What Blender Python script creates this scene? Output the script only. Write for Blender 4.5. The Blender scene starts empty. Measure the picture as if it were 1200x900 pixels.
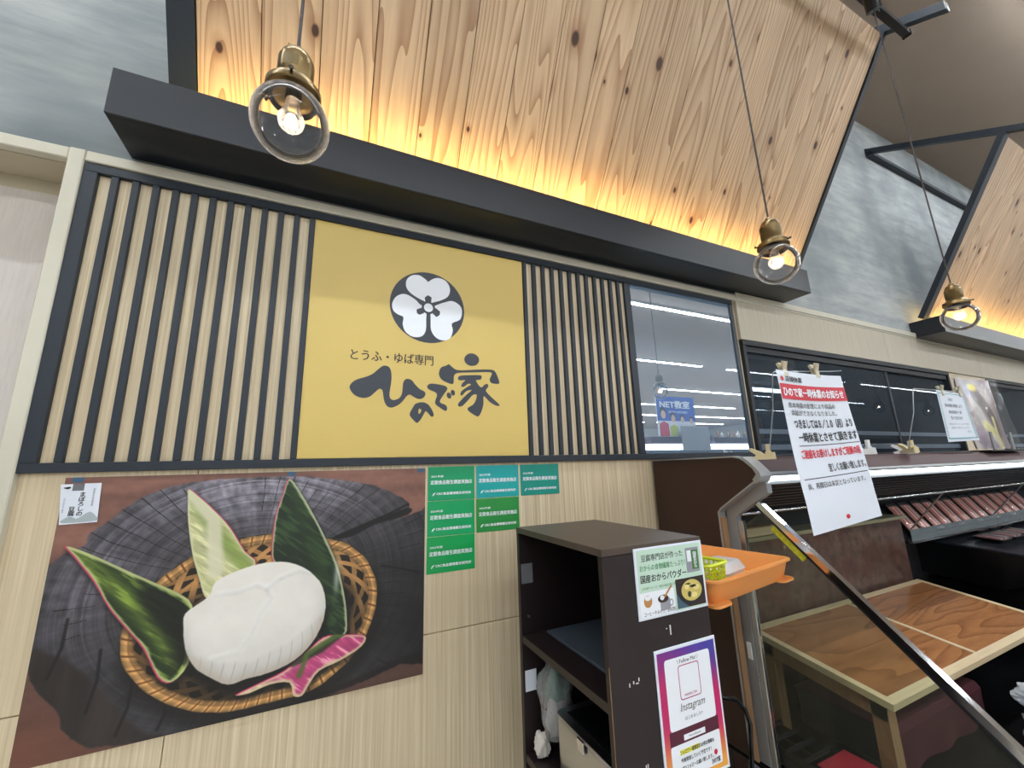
import bpy, bmesh, math, random, json
import numpy as np
from mathutils import Vector, Matrix
random.seed(4); np.random.seed(4)
SC = bpy.context.scene
COL = SC.collection

# ---------------------------------------------------------------- camera
cd = bpy.data.cameras.new('camera'); cam = bpy.data.objects.new('camera', cd); COL.objects.link(cam)
cd.sensor_fit = 'HORIZONTAL'; cd.sensor_width = 36.0; cd.lens = 470.0/1200*36; cd.clip_start = 0.02; cd.clip_end = 200
R = ((0.90849822, -0.06006927, -0.41354887), (-0.41675683, -0.20302596, -0.88605542), (-0.03073645, 0.97732909, -0.20948301))
# columns are camera x, y, z axes in the room; the camera looks along its own -z
M3 = Matrix(R)
M4 = M3.to_4x4(); M4.translation = Vector((0, -1.6, 1.55))
cam.matrix_world = M4
SC.camera = cam
# ---------------------------------------------------------------- world, exposure
w = bpy.data.worlds.new('world'); SC.world = w; w.use_nodes = True
w.node_tree.nodes['Background'].inputs[0].default_value = (0.55, 0.62, 0.72, 1)
w.node_tree.nodes['Background'].inputs[1].default_value = 0.05
SC.view_settings.view_transform = 'Standard'
try: SC.view_settings.look = 'None'
except Exception: pass
SC.view_settings.gamma = 1.0
SC.view_settings.use_curve_mapping = False
SC.view_settings.exposure = 0.24
LIGHT_STRIP = 62.0      # emission of the ceiling strip diffusers
LED_COVE = 31.0         # warm strips in the soffit boxes
FILAMENT = 45.0
CASE_LIGHT = 5.0

# ---------------------------------------------------------------- materials
def srgb(r, g, b):
    f = lambda c: (c/255/12.92) if c/255 <= 0.04045 else ((c/255+0.055)/1.055)**2.4
    return (f(r), f(g), f(b), 1)
class NT:
    def __init__(s, name):
        s.m = bpy.data.materials.new(name); s.m.use_nodes = True; s.t = s.m.node_tree
        s.b = s.t.nodes['Principled BSDF']; s.out = s.t.nodes['Material Output']
    def n(s, typ, **kw):
        nd = s.t.nodes.new(typ)
        for k, v in kw.items():
            if k.startswith('_'): setattr(nd, k[1:], v)
            else:
                key = int(k[1:]) if k[0] == 'i' and k[1:].isdigit() else k
                nd.inputs[key].default_value = v
        return nd
    def l(s, a, b): s.t.links.new(a, b)
def mat(name, col, rough=0.5, metal=0.0, noise=0.0, nscale=20, bump=0.0, bscale=80, spec=0.5, stretch=None, coat=0.0):
    q = NT(name); b = q.b
    b.inputs['Base Color'].default_value = col; b.inputs['Roughness'].default_value = rough; b.inputs['Metallic'].default_value = metal
    b.inputs['Specular IOR Level'].default_value = spec; b.inputs['Coat Weight'].default_value = coat
    tc = q.n('ShaderNodeTexCoord'); mp = q.n('ShaderNodeMapping'); q.l(tc.outputs['Object'], mp.inputs[0])
    if stretch: mp.inputs['Scale'].default_value = stretch
    if noise:
        nz = q.n('ShaderNodeTexNoise', Scale=nscale, Detail=4.0); q.l(mp.outputs[0], nz.inputs['Vector'])
        mx = q.n('ShaderNodeMix', _data_type='RGBA'); q.l(nz.outputs['Fac'], mx.inputs[0])
        c1 = tuple(max(0, x*(1-noise)) for x in col[:3])+(1,); c2 = tuple(min(1, x*(1+noise)) for x in col[:3])+(1,)
        mx.inputs[6].default_value = c1; mx.inputs[7].default_value = c2; q.l(mx.outputs[2], b.inputs['Base Color'])
    if bump:
        nb = q.n('ShaderNodeTexNoise', Scale=bscale, Detail=3.0); q.l(mp.outputs[0], nb.inputs['Vector'])
        bp = q.n('ShaderNodeBump', Strength=bump, Distance=0.002); q.l(nb.outputs['Fac'], bp.inputs['Height']); q.l(bp.outputs[0], b.inputs['Normal'])
    return q.m
def emit(name, col, strength):
    q = NT(name); b = q.b
    b.inputs['Base Color'].default_value = col; b.inputs['Emission Color'].default_value = col; b.inputs['Emission Strength'].default_value = strength
    return q.m
def wood(name, c_dark, c_light, bands=30, across=5.0, along=0.5, axis='z', rough=0.55, knots=False, contrast=1.0, randomise=True, mottled=0.25, slope=None):
    """plain-sawn timber: contour lines of stretched noise, grain along one axis"""
    q = NT(name); b = q.b; b.inputs['Roughness'].default_value = rough
    tc = q.n('ShaderNodeTexCoord'); mp = q.n('ShaderNodeMapping')
    sc = {'x': (along, across, across), 'y': (across, along, across), 'z': (across, across, along)}[axis]
    if slope is not None:
        rt = q.n('ShaderNodeMapping'); rt.inputs['Rotation'].default_value = (slope, 0, 0); q.l(tc.outputs['Object'], rt.inputs[0]); q.l(rt.outputs[0], mp.inputs[0])
    else: q.l(tc.outputs['Object'], mp.inputs[0])
    mp.inputs['Scale'].default_value = sc
    vec = mp.outputs[0]
    if randomise:
        oi = q.n('ShaderNodeObjectInfo'); ml = q.n('ShaderNodeMath', _operation='MULTIPLY', i1=37.0); q.l(oi.outputs['Random'], ml.inputs[0])
        cx = q.n('ShaderNodeCombineXYZ'); q.l(ml.outputs[0], cx.inputs[0]); q.l(ml.outputs[0], cx.inputs[1]); q.l(ml.outputs[0], cx.inputs[2])
        ad = q.n('ShaderNodeVectorMath', _operation='ADD'); q.l(vec, ad.inputs[0]); q.l(cx.outputs[0], ad.inputs[1]); vec = ad.outputs[0]
    n1 = q.n('ShaderNodeTexNoise', Scale=1.0, Detail=1.5, Roughness=0.4); q.l(vec, n1.inputs['Vector'])
    m1 = q.n('ShaderNodeMath', _operation='MULTIPLY', i1=float(bands)); q.l(n1.outputs['Fac'], m1.inputs[0])
    fr = q.n('ShaderNodeMath', _operation='FRACT'); q.l(m1.outputs[0], fr.inputs[0])
    pw = q.n('ShaderNodeMath', _operation='POWER', i1=2.2); q.l(fr.outputs[0], pw.inputs[0])
    fine = q.n('ShaderNodeTexNoise', Scale=14.0, Detail=3.0); q.l(vec, fine.inputs['Vector'])
    mm = q.n('ShaderNodeMath', _operation='MULTIPLY_ADD', i1=0.45, i2=-0.1); q.l(fine.outputs['Fac'], mm.inputs[0])
    ad2 = q.n('ShaderNodeMath', _operation='MULTIPLY_ADD', i1=0.6*contrast); q.l(pw.outputs[0], ad2.inputs[0]); q.l(mm.outputs[0], ad2.inputs[2]); ad2.use_clamp = True
    mx = q.n('ShaderNodeMix', _data_type='RGBA'); q.l(ad2.outputs[0], mx.inputs[0]); mx.inputs[6].default_value = c_light; mx.inputs[7].default_value = c_dark
    colr = mx.outputs[2]
    if randomise:
        big = q.n('ShaderNodeTexNoise', Scale=0.5, Detail=2.0); q.l(vec, big.inputs['Vector'])
        hv = q.n('ShaderNodeHueSaturation'); mr = q.n('ShaderNodeMapRange', i3=1-mottled, i4=1+mottled*0.6); q.l(oi.outputs['Random'], mr.inputs[0])
        mu = q.n('ShaderNodeMath', _operation='MULTIPLY'); mr2 = q.n('ShaderNodeMapRange', i1=0.3, i2=0.7, i3=1-mottled*0.8, i4=1+mottled*0.4); q.l(big.outputs['Fac'], mr2.inputs[0])
        q.l(mr.outputs[0], mu.inputs[0]); q.l(mr2.outputs[0], mu.inputs[1]); q.l(mu.outputs[0], hv.inputs['Value']); q.l(colr, hv.inputs['Color']); colr = hv.outputs[0]
    if knots:
        km = q.n('ShaderNodeVectorMath', _operation='MULTIPLY'); km.inputs[1].default_value = (0.66, 0.03, 4.76); q.l(vec, km.inputs[0])
        vo = q.n('ShaderNodeTexVoronoi', _voronoi_dimensions='2D', Scale=1.0); sx = q.n('ShaderNodeSeparateXYZ'); cb2 = q.n('ShaderNodeCombineXYZ'); q.l(km.outputs[0], sx.inputs[0]); q.l(sx.outputs[0], cb2.inputs[0]); q.l(sx.outputs[2], cb2.inputs[1]); q.l(cb2.outputs[0], vo.inputs['Vector'])
        kr = q.n('ShaderNodeMapRange', i1=0.04, i2=0.065, i3=1.0, i4=0.0); spc = q.n('ShaderNodeSeparateColor'); q.l(vo.outputs['Color'], spc.inputs[0]); rsz = q.n('ShaderNodeMapRange', i3=0.15, i4=1.25); q.l(spc.outputs[0], rsz.inputs[0]); dvd_ = q.n('ShaderNodeMath', _operation='DIVIDE'); q.l(vo.outputs['Distance'], dvd_.inputs[0]); q.l(rsz.outputs[0], dvd_.inputs[1]); q.l(dvd_.outputs[0], kr.inputs[0])
        halo = q.n('ShaderNodeMapRange', i1=0.05, i2=0.17, i3=0.5, i4=0.0); q.l(dvd_.outputs[0], halo.inputs[0])
        k1 = q.n('ShaderNodeMix', _data_type='RGBA'); q.l(halo.outputs[0], k1.inputs[0]); q.l(colr, k1.inputs[6]); k1.inputs[7].default_value = c_dark
        k2 = q.n('ShaderNodeMix', _data_type='RGBA'); q.l(kr.outputs[0], k2.inputs[0]); q.l(k1.outputs[2], k2.inputs[6]); k2.inputs[7].default_value = srgb(70, 42, 26)
        colr = k2.outputs[2]
    q.l(colr, b.inputs['Base Color'])
    bp = q.n('ShaderNodeBump', Strength=0.12, Distance=0.001); q.l(fine.outputs['Fac'], bp.inputs['Height']); q.l(bp.outputs[0], b.inputs['Normal'])
    return q.m
def thin_glass(name, tint=(1, 1, 1, 1), fres=0.25, gloss=0.02, haze=0.0, hazecol=(0.6, 0.65, 0.7, 1)):
    q = NT(name); t = q.t
    tr = q.n('ShaderNodeBsdfTransparent'); tr.inputs[0].default_value = tint
    gl = q.n('ShaderNodeBsdfGlossy', Roughness=gloss)
    lw = q.n('ShaderNodeLayerWeight', Blend=fres); mx = q.n('ShaderNodeMixShader')
    q.l(lw.outputs['Fresnel'], mx.inputs[0]); q.l(tr.outputs[0], mx.inputs[1]); q.l(gl.outputs[0], mx.inputs[2]); o = mx.outputs[0]
    if haze:
        df = q.n('ShaderNodeBsdfDiffuse'); df.inputs[0].default_value = hazecol
        m2 = q.n('ShaderNodeMixShader', i0=haze); q.l(o, m2.inputs[1]); q.l(df.outputs[0], m2.inputs[2]); o = m2.outputs[0]
    q.l(o, q.out.inputs[0]); return q.m
def streaks(name, c1, c2, sc, rough=0.6, c3=None, big=1.5, detail=5.0, bump=0.0):
    """two stretched noises mixed: laminate grain, brushed concrete paper"""
    q = NT(name); b = q.b; b.inputs['Roughness'].default_value = rough
    tc = q.n('ShaderNodeTexCoord'); mp = q.n('ShaderNodeMapping'); mp.inputs['Scale'].default_value = sc; q.l(tc.outputs['Object'], mp.inputs[0])
    n1 = q.n('ShaderNodeTexNoise', Scale=1.0, Detail=detail, Roughness=0.65); q.l(mp.outputs[0], n1.inputs['Vector'])
    mr = q.n('ShaderNodeMapRange', i1=0.3, i2=0.7); q.l(n1.outputs['Fac'], mr.inputs[0])
    mx = q.n('ShaderNodeMix', _data_type='RGBA'); q.l(mr.outputs[0], mx.inputs[0]); mx.inputs[6].default_value = c1; mx.inputs[7].default_value = c2
    o = mx.outputs[2]
    if c3:
        n2 = q.n('ShaderNodeTexNoise', Scale=big, Detail=3.0); q.l(tc.outputs['Object'], n2.inputs['Vector'])
        m2 = q.n('ShaderNodeMapRange', i1=0.42, i2=0.68, i3=0.0, i4=0.8); q.l(n2.outputs['Fac'], m2.inputs[0])
        mx2 = q.n('ShaderNodeMix', _data_type='RGBA'); q.l(m2.outputs[0], mx2.inputs[0]); q.l(o, mx2.inputs[6]); mx2.inputs[7].default_value = c3; o = mx2.outputs[2]
    q.l(o, b.inputs['Base Color'])
    if bump:
        bp = q.n('ShaderNodeBump', Strength=bump, Distance=0.001); q.l(n1.outputs['Fac'], bp.inputs['Height']); q.l(bp.outputs[0], b.inputs['Normal'])
    return q.m
def printed(name, rough=0.35, attr='print'):
    q = NT(name); a = q.n('ShaderNodeVertexColor'); a.layer_name = attr; q.l(a.outputs[0], q.b.inputs['Base Color']); q.b.inputs['Roughness'].default_value = rough
    return q.m

M = {}
M['concrete'] = streaks('concrete_wallpaper', srgb(132, 138, 140), srgb(172, 174, 172), (2.4, 2.4, 13.0), 0.75, srgb(104, 112, 117), 1.6, 9.0, bump=0.15)
M['laminate'] = streaks('pale_wood_laminate', srgb(188, 168, 134), srgb(234, 220, 190), (150, 150, 1.6), 0.55, srgb(208, 190, 158), 1.2, 3.0)
M['laminate_grey'] = streaks('pale_band_laminate', srgb(184, 174, 154), srgb(204, 196, 178), (120, 120, 3), 0.6)
M['cream_trim'] = mat('cream_painted_trim', srgb(208, 203, 186), 0.5, noise=0.05, nscale=8)
M['door_paper'] = streaks('door_panel_paper', srgb(204, 196, 190), srgb(214, 207, 201), (160, 160, 12), 0.7)
M['soffit'] = mat('recess_paint', srgb(190, 180, 158), 0.7)
M['navy'] = mat('dark_blue_black_paint', srgb(30, 39, 50), 0.5, noise=0.08, nscale=30, bump=0.05)
M['black_satin'] = mat('black_satin_board', srgb(28, 32, 40), 0.36, noise=0.08, nscale=6)
M['ceiling'] = mat('taupe_ceiling_paint', srgb(168, 152, 138), 0.85, noise=0.05, nscale=3)
M['floor'] = mat('vinyl_floor', srgb(196, 190, 180), 0.35, noise=0.06, nscale=4)
M['wall_pale'] = mat('pale_store_wall', srgb(188, 186, 180), 0.8)
M['gold'] = mat('gold_sign_face', srgb(212, 185, 104), 0.42, noise=0.05, nscale=3, bump=0.03, bscale=300)
M['ink'] = mat('charcoal_print', srgb(50, 56, 66), 0.45)
M['ink_black'] = mat('black_print', srgb(32, 32, 36), 0.5)
M['white_print'] = mat('white_print', srgb(238, 242, 250), 0.45)
M['red_print'] = mat('red_print', srgb(205, 38, 58), 0.5)
M['green_text'] = mat('green_print', srgb(70, 140, 90), 0.5)
M['paper'] = mat('white_paper', srgb(226, 232, 244), 0.5, noise=0.02, nscale=5)
M['sugi'] = wood('knotty_cedar', srgb(150, 100, 62), srgb(232, 204, 168), 24, 5.0, 0.42, 'z', 0.45, knots=True, contrast=1.0, mottled=0.12, slope=-math.atan(1/1.7))
M['oak'] = wood('oak_veneer', srgb(92, 52, 28), srgb(176, 120, 76), 13, 6, 1.0, 'x', 0.22, contrast=0.75, mottled=0.12)
M['pine_edge'] = wood('pale_pine_edging', srgb(186, 160, 122), srgb(216, 194, 156), 10, 20, 1.0, 'x', 0.45, contrast=0.4, mottled=0.08)
M['leg_wood'] = wood('worn_table_timber', srgb(120, 88, 60), srgb(168, 132, 96), 14, 12, 1.0, 'z', 0.5, contrast=0.5, mottled=0.1)
M['darkwood'] = mat('dark_brown_laminate', srgb(31, 20, 22), 0.45, noise=0.2, nscale=10, stretch=(20, 20, 1), bump=0.04)
M['darktop'] = mat('paler_brown_laminate_top', srgb(74, 62, 54), 0.42, noise=0.1, nscale=6)  # cabinet top a paler brown than the side panels
M['windowframe'] = mat('black_window_frame', srgb(24, 28, 34), 0.6)
M['brownboard'] = mat('red_brown_board', srgb(54, 31, 27), 0.4, noise=0.08, nscale=8)
M['brownfascia'] = mat('maroon_fascia', srgb(66, 34, 38), 0.6, noise=0.06, nscale=6)
M['steel'] = mat('brushed_steel', srgb(190, 192, 196), 0.28, 1.0, noise=0.06, nscale=20, stretch=(1, 1, 30))
M['chrome'] = mat('polished_steel', srgb(215, 216, 220), 0.12, 1.0)
M['greymetal'] = mat('grey_painted_metal', srgb(150, 152, 154), 0.4, 0.3)
M['brass'] = mat('aged_brass', srgb(124, 104, 70), 0.30, 0.9, noise=0.25, nscale=40)
M['darkbrass'] = mat('blackened_brass', srgb(62, 56, 50), 0.4, 0.8)
M['cord'] = mat('cloth_cord', srgb(62, 54, 52), 0.6)
M['black'] = mat('black_enamel', srgb(14, 15, 18), 0.25)
M['blackmatte'] = mat('black_matte', srgb(18, 18, 21), 0.6)
M['darkgrey'] = mat('dark_grey_plate', srgb(58, 62, 70), 0.25, 0.3)
M['granite'] = streaks('brown_stone_print', srgb(46, 36, 34), srgb(118, 98, 86), (16, 16, 16), 0.28, srgb(84, 48, 42), 5.0, 6.0)
M['clear'] = thin_glass('clear_glass', (0.97, 0.98, 0.98, 1), 0.22, 0.03, 0.03)
M['globe'] = thin_glass('globe_glass', (0.985, 0.985, 0.985, 1), 0.22, 0.02)
def rim_haze(m, k, p):
    t = m.node_tree; out = t.nodes['Material Output']; src = out.inputs[0].links[0].from_socket
    lw = t.nodes.new('ShaderNodeLayerWeight'); lw.inputs[0].default_value = 0.5; pw = t.nodes.new('ShaderNodeMath'); pw.operation = 'POWER'; pw.inputs[1].default_value = p
    ml = t.nodes.new('ShaderNodeMath'); ml.operation = 'MULTIPLY'; ml.inputs[1].default_value = k; df = t.nodes.new('ShaderNodeBsdfTranslucent'); df.inputs[0].default_value = (0.9, 0.9, 0.9, 1)
    d2 = t.nodes.new('ShaderNodeBsdfDiffuse'); d2.inputs[0].default_value = (0.9, 0.9, 0.9, 1); ad = t.nodes.new('ShaderNodeMixShader'); t.links.new(df.outputs[0], ad.inputs[1]); t.links.new(d2.outputs[0], ad.inputs[2])
    mx = t.nodes.new('ShaderNodeMixShader'); t.links.new(lw.outputs['Facing'], pw.inputs[0]); t.links.new(pw.outputs[0], ml.inputs[0]); t.links.new(ml.outputs[0], mx.inputs[0]); t.links.new(src, mx.inputs[1]); t.links.new(ad.outputs[0], mx.inputs[2]); t.links.new(mx.outputs[0], out.inputs[0])
rim_haze(M['globe'], 0.30, 3.2)  # pale diffuse edge stands in for bright reflections round the globe
M['endglass'] = thin_glass('case_end_glass', (0.86, 0.9, 0.86, 1), 0.18, 0.03, 0.04, (0.5, 0.5, 0.42, 1))
M['plastic'] = thin_glass('clear_plastic_film', (0.86, 0.88, 0.9, 1), 0.4, 0.12, 0.2, (0.8, 0.82, 0.85, 1))
M['bagfilm'] = thin_glass('thin_bag_film', (0.94, 0.95, 0.96, 1), 0.06, 0.10, 0.03, (0.85, 0.87, 0.9, 1))
M['packfilm'] = thin_glass('glossy_wrap_film', (0.95, 0.95, 0.96, 1), 0.22, 0.06, 0.10, (0.9, 0.9, 0.92, 1))
M['milkfilm'] = thin_glass('milky_bag_film', (0.8, 0.82, 0.85, 1), 0.3, 0.15, 0.42, (0.88, 0.9, 0.93, 1))
M['clamshell'] = thin_glass('milky_clamshell', (0.9, 0.92, 0.94, 1), 0.2, 0.1, 0.4, (0.9, 0.92, 0.95, 1))
def film(name, k, p, base=0.03, haze=0.03):
    q = NT(name); tr = q.n('ShaderNodeBsdfTransparent'); tr.inputs[0].default_value = (0.96, 0.97, 0.98, 1); gl = q.n('ShaderNodeBsdfGlossy', Roughness=0.12)
    lw = q.n('ShaderNodeLayerWeight', Blend=0.5); pw = q.n('ShaderNodeMath', _operation='POWER', i1=p); ml = q.n('ShaderNodeMath', _operation='MULTIPLY_ADD', i1=k, i2=base)
    q.l(lw.outputs['Facing'], pw.inputs[0]); q.l(pw.outputs[0], ml.inputs[0]); mx = q.n('ShaderNodeMixShader'); q.l(ml.outputs[0], mx.inputs[0]); q.l(tr.outputs[0], mx.inputs[1]); q.l(gl.outputs[0], mx.inputs[2])
    df = q.n('ShaderNodeBsdfDiffuse'); df.inputs[0].default_value = (0.85, 0.87, 0.9, 1); m2 = q.n('ShaderNodeMixShader', i0=haze); q.l(mx.outputs[0], m2.inputs[1]); q.l(df.outputs[0], m2.inputs[2]); q.l(m2.outputs[0], q.out.inputs[0]); return q.m
M['bagfilm'] = film('thin_bag_film', 0.30, 4.0)
M['frost'] = thin_glass('frosted_plate', (0.7, 0.75, 0.78, 1), 0.3, 0.15, 0.35, (0.35, 0.4, 0.42, 1))
M['darkglass'] = thin_glass('smoked_window_glass', (0.6, 0.65, 0.7, 1), 0.12, 0.01, 0.10, (0.22, 0.28, 0.34, 1))  # diffuse haze paints a grey-blue veil that lifts the dark panes
M['orange'] = mat('orange_plastic', srgb(232, 152, 82), 0.4, noise=0.04, nscale=5)
M['orange'].node_tree.nodes['Principled BSDF'].inputs['Subsurface Weight'].default_value = 0.05
M['lime'] = mat('lime_plastic', srgb(196, 212, 42), 0.35)
M['white_plastic'] = mat('white_plastic', srgb(222, 222, 220), 0.35)
M['cream_clip'] = mat('cream_plastic_clip', srgb(206, 190, 150), 0.4)
M['red_cloth'] = mat('crimson_cloth', srgb(196, 40, 62), 0.7, noise=0.15, nscale=14, bump=0.3)
M['dark_red'] = mat('shaded_red_cloth', srgb(72, 18, 30), 0.9, noise=0.2, nscale=10, bump=0.3)  # red cloth with the shade under the table put into its colour
M['cloth_white'] = mat('white_cloth', srgb(214, 208, 200), 0.9, noise=0.05, bump=0.2)
M['meat'] = mat('sliced_meat', srgb(206, 112, 92), 0.35, noise=0.5, nscale=60)
M['meat_pink'] = mat('marbled_meat', srgb(206, 120, 118), 0.35, noise=0.4, nscale=50)
M['tape_grey'] = mat('grey_sticker', srgb(110, 112, 118), 0.5, noise=0.1, nscale=60)
M['mat_blue'] = mat('slate_rubber_mat', srgb(62, 72, 82), 0.6)
M['fat'] = mat('white_marbling', srgb(236, 214, 204), 0.3, noise=0.15, nscale=60)
M['price_rail'] = mat('blue_grey_price_rail', srgb(120, 138, 170), 0.3)
M['bulbglass'] = thin_glass('bulb_glass', (0.98, 0.97, 0.95, 1), 0.25, 0.03, 0.07, (1, 0.97, 0.93, 1))
M['filament'] = emit('glowing_filament', (1.0, 0.86, 0.70, 1), FILAMENT)
M['strip'] = emit('strip_diffuser', (0.88, 0.95, 1.0, 1), LIGHT_STRIP)
M['led'] = emit('warm_led_tape', (1.0, 0.66, 0.20, 1), LED_COVE)
M['caselight'] = emit('case_lamp_diffuser', (0.85, 0.94, 1.0, 1), CASE_LIGHT)
M['bluetape'] = mat('blue_masking_tape', srgb(60, 96, 130), 0.6)
q = NT('mirror_glass')
gl = q.n('ShaderNodeBsdfGlossy', Roughness=0.0); gl.inputs[0].default_value = (0.84, 0.9, 0.96, 1)
df = q.n('ShaderNodeBsdfDiffuse'); df.inputs[0].default_value = srgb(168, 204, 240)  # blue diffuse share paints a pale veil of light over the mirror image
mx = q.n('ShaderNodeMixShader', i0=0.26); q.l(gl.outputs[0], mx.inputs[1]); q.l(df.outputs[0], mx.inputs[2]); q.l(mx.outputs[0], q.out.inputs[0]); M['mirror'] = q.m

# ---------------------------------------------------------------- mesh helpers
class B:
    """collects shapes, in room coordinates, for one mesh"""
    def __init__(s): s.v = []; s.f = []
    def add(s, V, F):
        o = len(s.v); s.v += [tuple(x) for x in V]; s.f += [tuple(i+o for i in f) for f in F]; return s
    def box(s, x0, x1, y0, y1, z0, z1, bev=0.0, seg=1):
        if bev <= 0:
            V = [(x, y, z) for x in (x0, x1) for y in (y0, y1) for z in (z0, z1)]
            return s.add(V, [(0, 1, 3, 2), (4, 6, 7, 5), (0, 4, 5, 1), (2, 3, 7, 6), (0, 2, 6, 4), (1, 5, 7, 3)])
        bm = bmesh.new(); bmesh.ops.create_cube(bm, size=1.0)
        bmesh.ops.scale(bm, vec=(x1-x0, y1-y0, z1-z0), verts=bm.verts); bmesh.ops.translate(bm, vec=((x0+x1)/2, (y0+y1)/2, (z0+z1)/2), verts=bm.verts)
        bmesh.ops.bevel(bm, geom=bm.edges[:], offset=bev, segments=seg, affect='EDGES')
        return s.bm(bm)
    def bm(s, bm, mtx=None):
        if mtx is not None: bm.transform(mtx)
        bm.verts.index_update(); s.add([v.co[:] for v in bm.verts], [[v.index for v in f.verts] for f in bm.faces]); bm.free(); return s
    def prism(s, poly, a, b, axis='x'):
        """poly in the two other axes (y,z / x,z / x,y) extruded from a to b"""
        n = len(poly)
        def P(p, t): return {'x': (t, p[0], p[1]), 'y': (p[0], t, p[1]), 'z': (p[0], p[1], t)}[axis]
        V = [P(p, a) for p in poly]+[P(p, b) for p in poly]
        F = [tuple(range(n)), tuple(range(2*n-1, n-1, -1))]+[(i, i+n, (i+1) % n+n, (i+1) % n) for i in range(n)]
        return s.add(V, F)
    def tube(s, pts, r, n=8, caps=True, closed=False):
        pts = [Vector(p) for p in pts]; rs = r if isinstance(r, (list, tuple)) else [r]*len(pts)
        rings = []; up = None
        for i, p in enumerate(pts):
            if closed: d = (pts[(i+1) % len(pts)]-pts[i-1]).normalized()
            else: d = (pts[min(i+1, len(pts)-1)]-pts[max(i-1, 0)]).normalized()
            if up is None: up = Vector((0, 0, 1)) if abs(d.z) < 0.9 else Vector((1, 0, 0))
            a = d.cross(up).normalized(); up = a.cross(d).normalized()
            rings.append([p+(a*math.cos(t)+up*math.sin(t))*rs[i] for t in [2*math.pi*k/n for k in range(n)]])
        V = [v for rg in rings for v in rg]; F = []; m = len(pts)
        for i in range(m if closed else m-1):
            for k in range(n):
                j = (i+1) % m; F.append((i*n+k, i*n+(k+1) % n, j*n+(k+1) % n, j*n+k))
        if caps and not closed: F += [tuple(range(n-1, -1, -1)), tuple((m-1)*n+k for k in range(n))]
        return s.add(V, F)
    def lathe(s, prof, c=(0, 0, 0), n=32, cap=True):
        V = []; F = []; m = len(prof)
        for r, z in prof:
            for k in range(n):
                t = 2*math.pi*k/n; V.append((c[0]+r*math.cos(t), c[1]+r*math.sin(t), c[2]+z))
        for i in range(m-1):
            for k in range(n): F.append((i*n+k, i*n+(k+1) % n, (i+1)*n+(k+1) % n, (i+1)*n+k))
        if cap: F += [tuple(range(n-1, -1, -1)), tuple((m-1)*n+k for k in range(n))]
        return s.add(V, F)
    def quad(s, a, b, c, d): return s.add([a, b, c, d], [(0, 1, 2, 3)])
def mesh(b, name, smooth=False, inv=None, weld=True):
    V = b.v if inv is None else [tuple(inv @ Vector(v)) for v in b.v]
    me = bpy.data.meshes.new(name); me.from_pydata(V, [], b.f)
    bm = bmesh.new(); bm.from_mesh(me)
    if weld: bmesh.ops.remove_doubles(bm, verts=bm.verts, dist=1e-6)
    bmesh.ops.recalc_face_normals(bm, faces=bm.faces); bm.to_mesh(me); bm.free()
    if smooth:
        me.polygons.foreach_set('use_smooth', [True]*len(me.polygons))
        try: me.set_sharp_from_angle(angle=math.radians(38))
        except Exception: pass
    return me
def thing(name, label, cat, loc=(0, 0, 0), rotz=0.0, group=None):
    o = bpy.data.objects.new(name, None); COL.objects.link(o); o.empty_display_size = 0.05
    o.location = loc; o.rotation_euler = (0, 0, rotz); o['label'] = label; o['category'] = cat
    if group: o['group'] = group
    return o
def inv_of(root):
    m = Matrix.Identity(4); chain = []
    while root is not None: chain.append(root); root = root.parent
    for r in reversed(chain): m = m @ (Matrix.Translation(r.location) @ r.rotation_euler.to_matrix().to_4x4())
    return m.inverted()
def part(root, name, b, m, smooth=False, local=False, label=None):
    """one mesh object under a thing; shapes given in room coordinates unless local"""
    me = b if isinstance(b, bpy.types.Mesh) else mesh(b, name, smooth, None if (local or root is None) else inv_of(root))
    o = bpy.data.objects.new(name, me); COL.objects.link(o)
    if m and not me.materials: me.materials.append(m)
    if root is not None: o.parent = root
    if label: o['label'] = label
    return o
def solo(name, b, m, label, cat, group=None, smooth=False):
    """a thing that is a single mesh, its origin at its own base"""
    xs = [v[0] for v in b.v]; ys = [v[1] for v in b.v]; zs = [v[2] for v in b.v]
    loc = ((min(xs)+max(xs))/2, (min(ys)+max(ys))/2, min(zs))
    me = mesh(b, name, smooth, Matrix.Translation(loc).inverted()); me.materials.append(m)
    o = bpy.data.objects.new(name, me); COL.objects.link(o); o.location = loc
    o['label'] = label; o['category'] = cat
    if group: o['group'] = group
    return o
def struct(name, b, m, parent=None, smooth=False):
    o = part(parent, name, b, m, smooth)
    if parent is None: o['kind'] = 'structure'
    return o
def smooth_poly(P, k=4):
    n = len(P); out = []
    for i in range(n):
        p0, p1, p2, p3 = [np.array(P[(i+j-1) % n], float) for j in range(4)]
        for t in [j/k for j in range(k)]:
            out.append(tuple(0.5*((2*p1)+(-p0+p2)*t+(2*p0-5*p1+4*p2-p3)*t*t+(-p0+3*p1-3*p2+p3)*t**3)))
    return out
from mathutils.geometry import tessellate_polygon
def flat(polys, frame, smooth=4):
    """flat printed shape; first loop is the outline, others are holes; frame(x, y) -> point"""
    L = [[(p[0], p[1], 0.0) for p in (smooth_poly(q, smooth) if smooth else q)] for q in polys]
    tr = tessellate_polygon([[Vector(p) for p in q] for q in L]); pts = [p for q in L for p in q]
    return B().add([frame(p[0], p[1]) for p in pts], [tuple(t) for t in tr])
def ellipse(cx, cy, a, b, n=24, t=0.0):
    return [(cx+a*math.cos(2*math.pi*i/n)*math.cos(t)-b*math.sin(2*math.pi*i/n)*math.sin(t), cy+a*math.cos(2*math.pi*i/n)*math.sin(t)+b*math.sin(2*math.pi*i/n)*math.cos(t)) for i in range(n)]
_tc = {}
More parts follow.
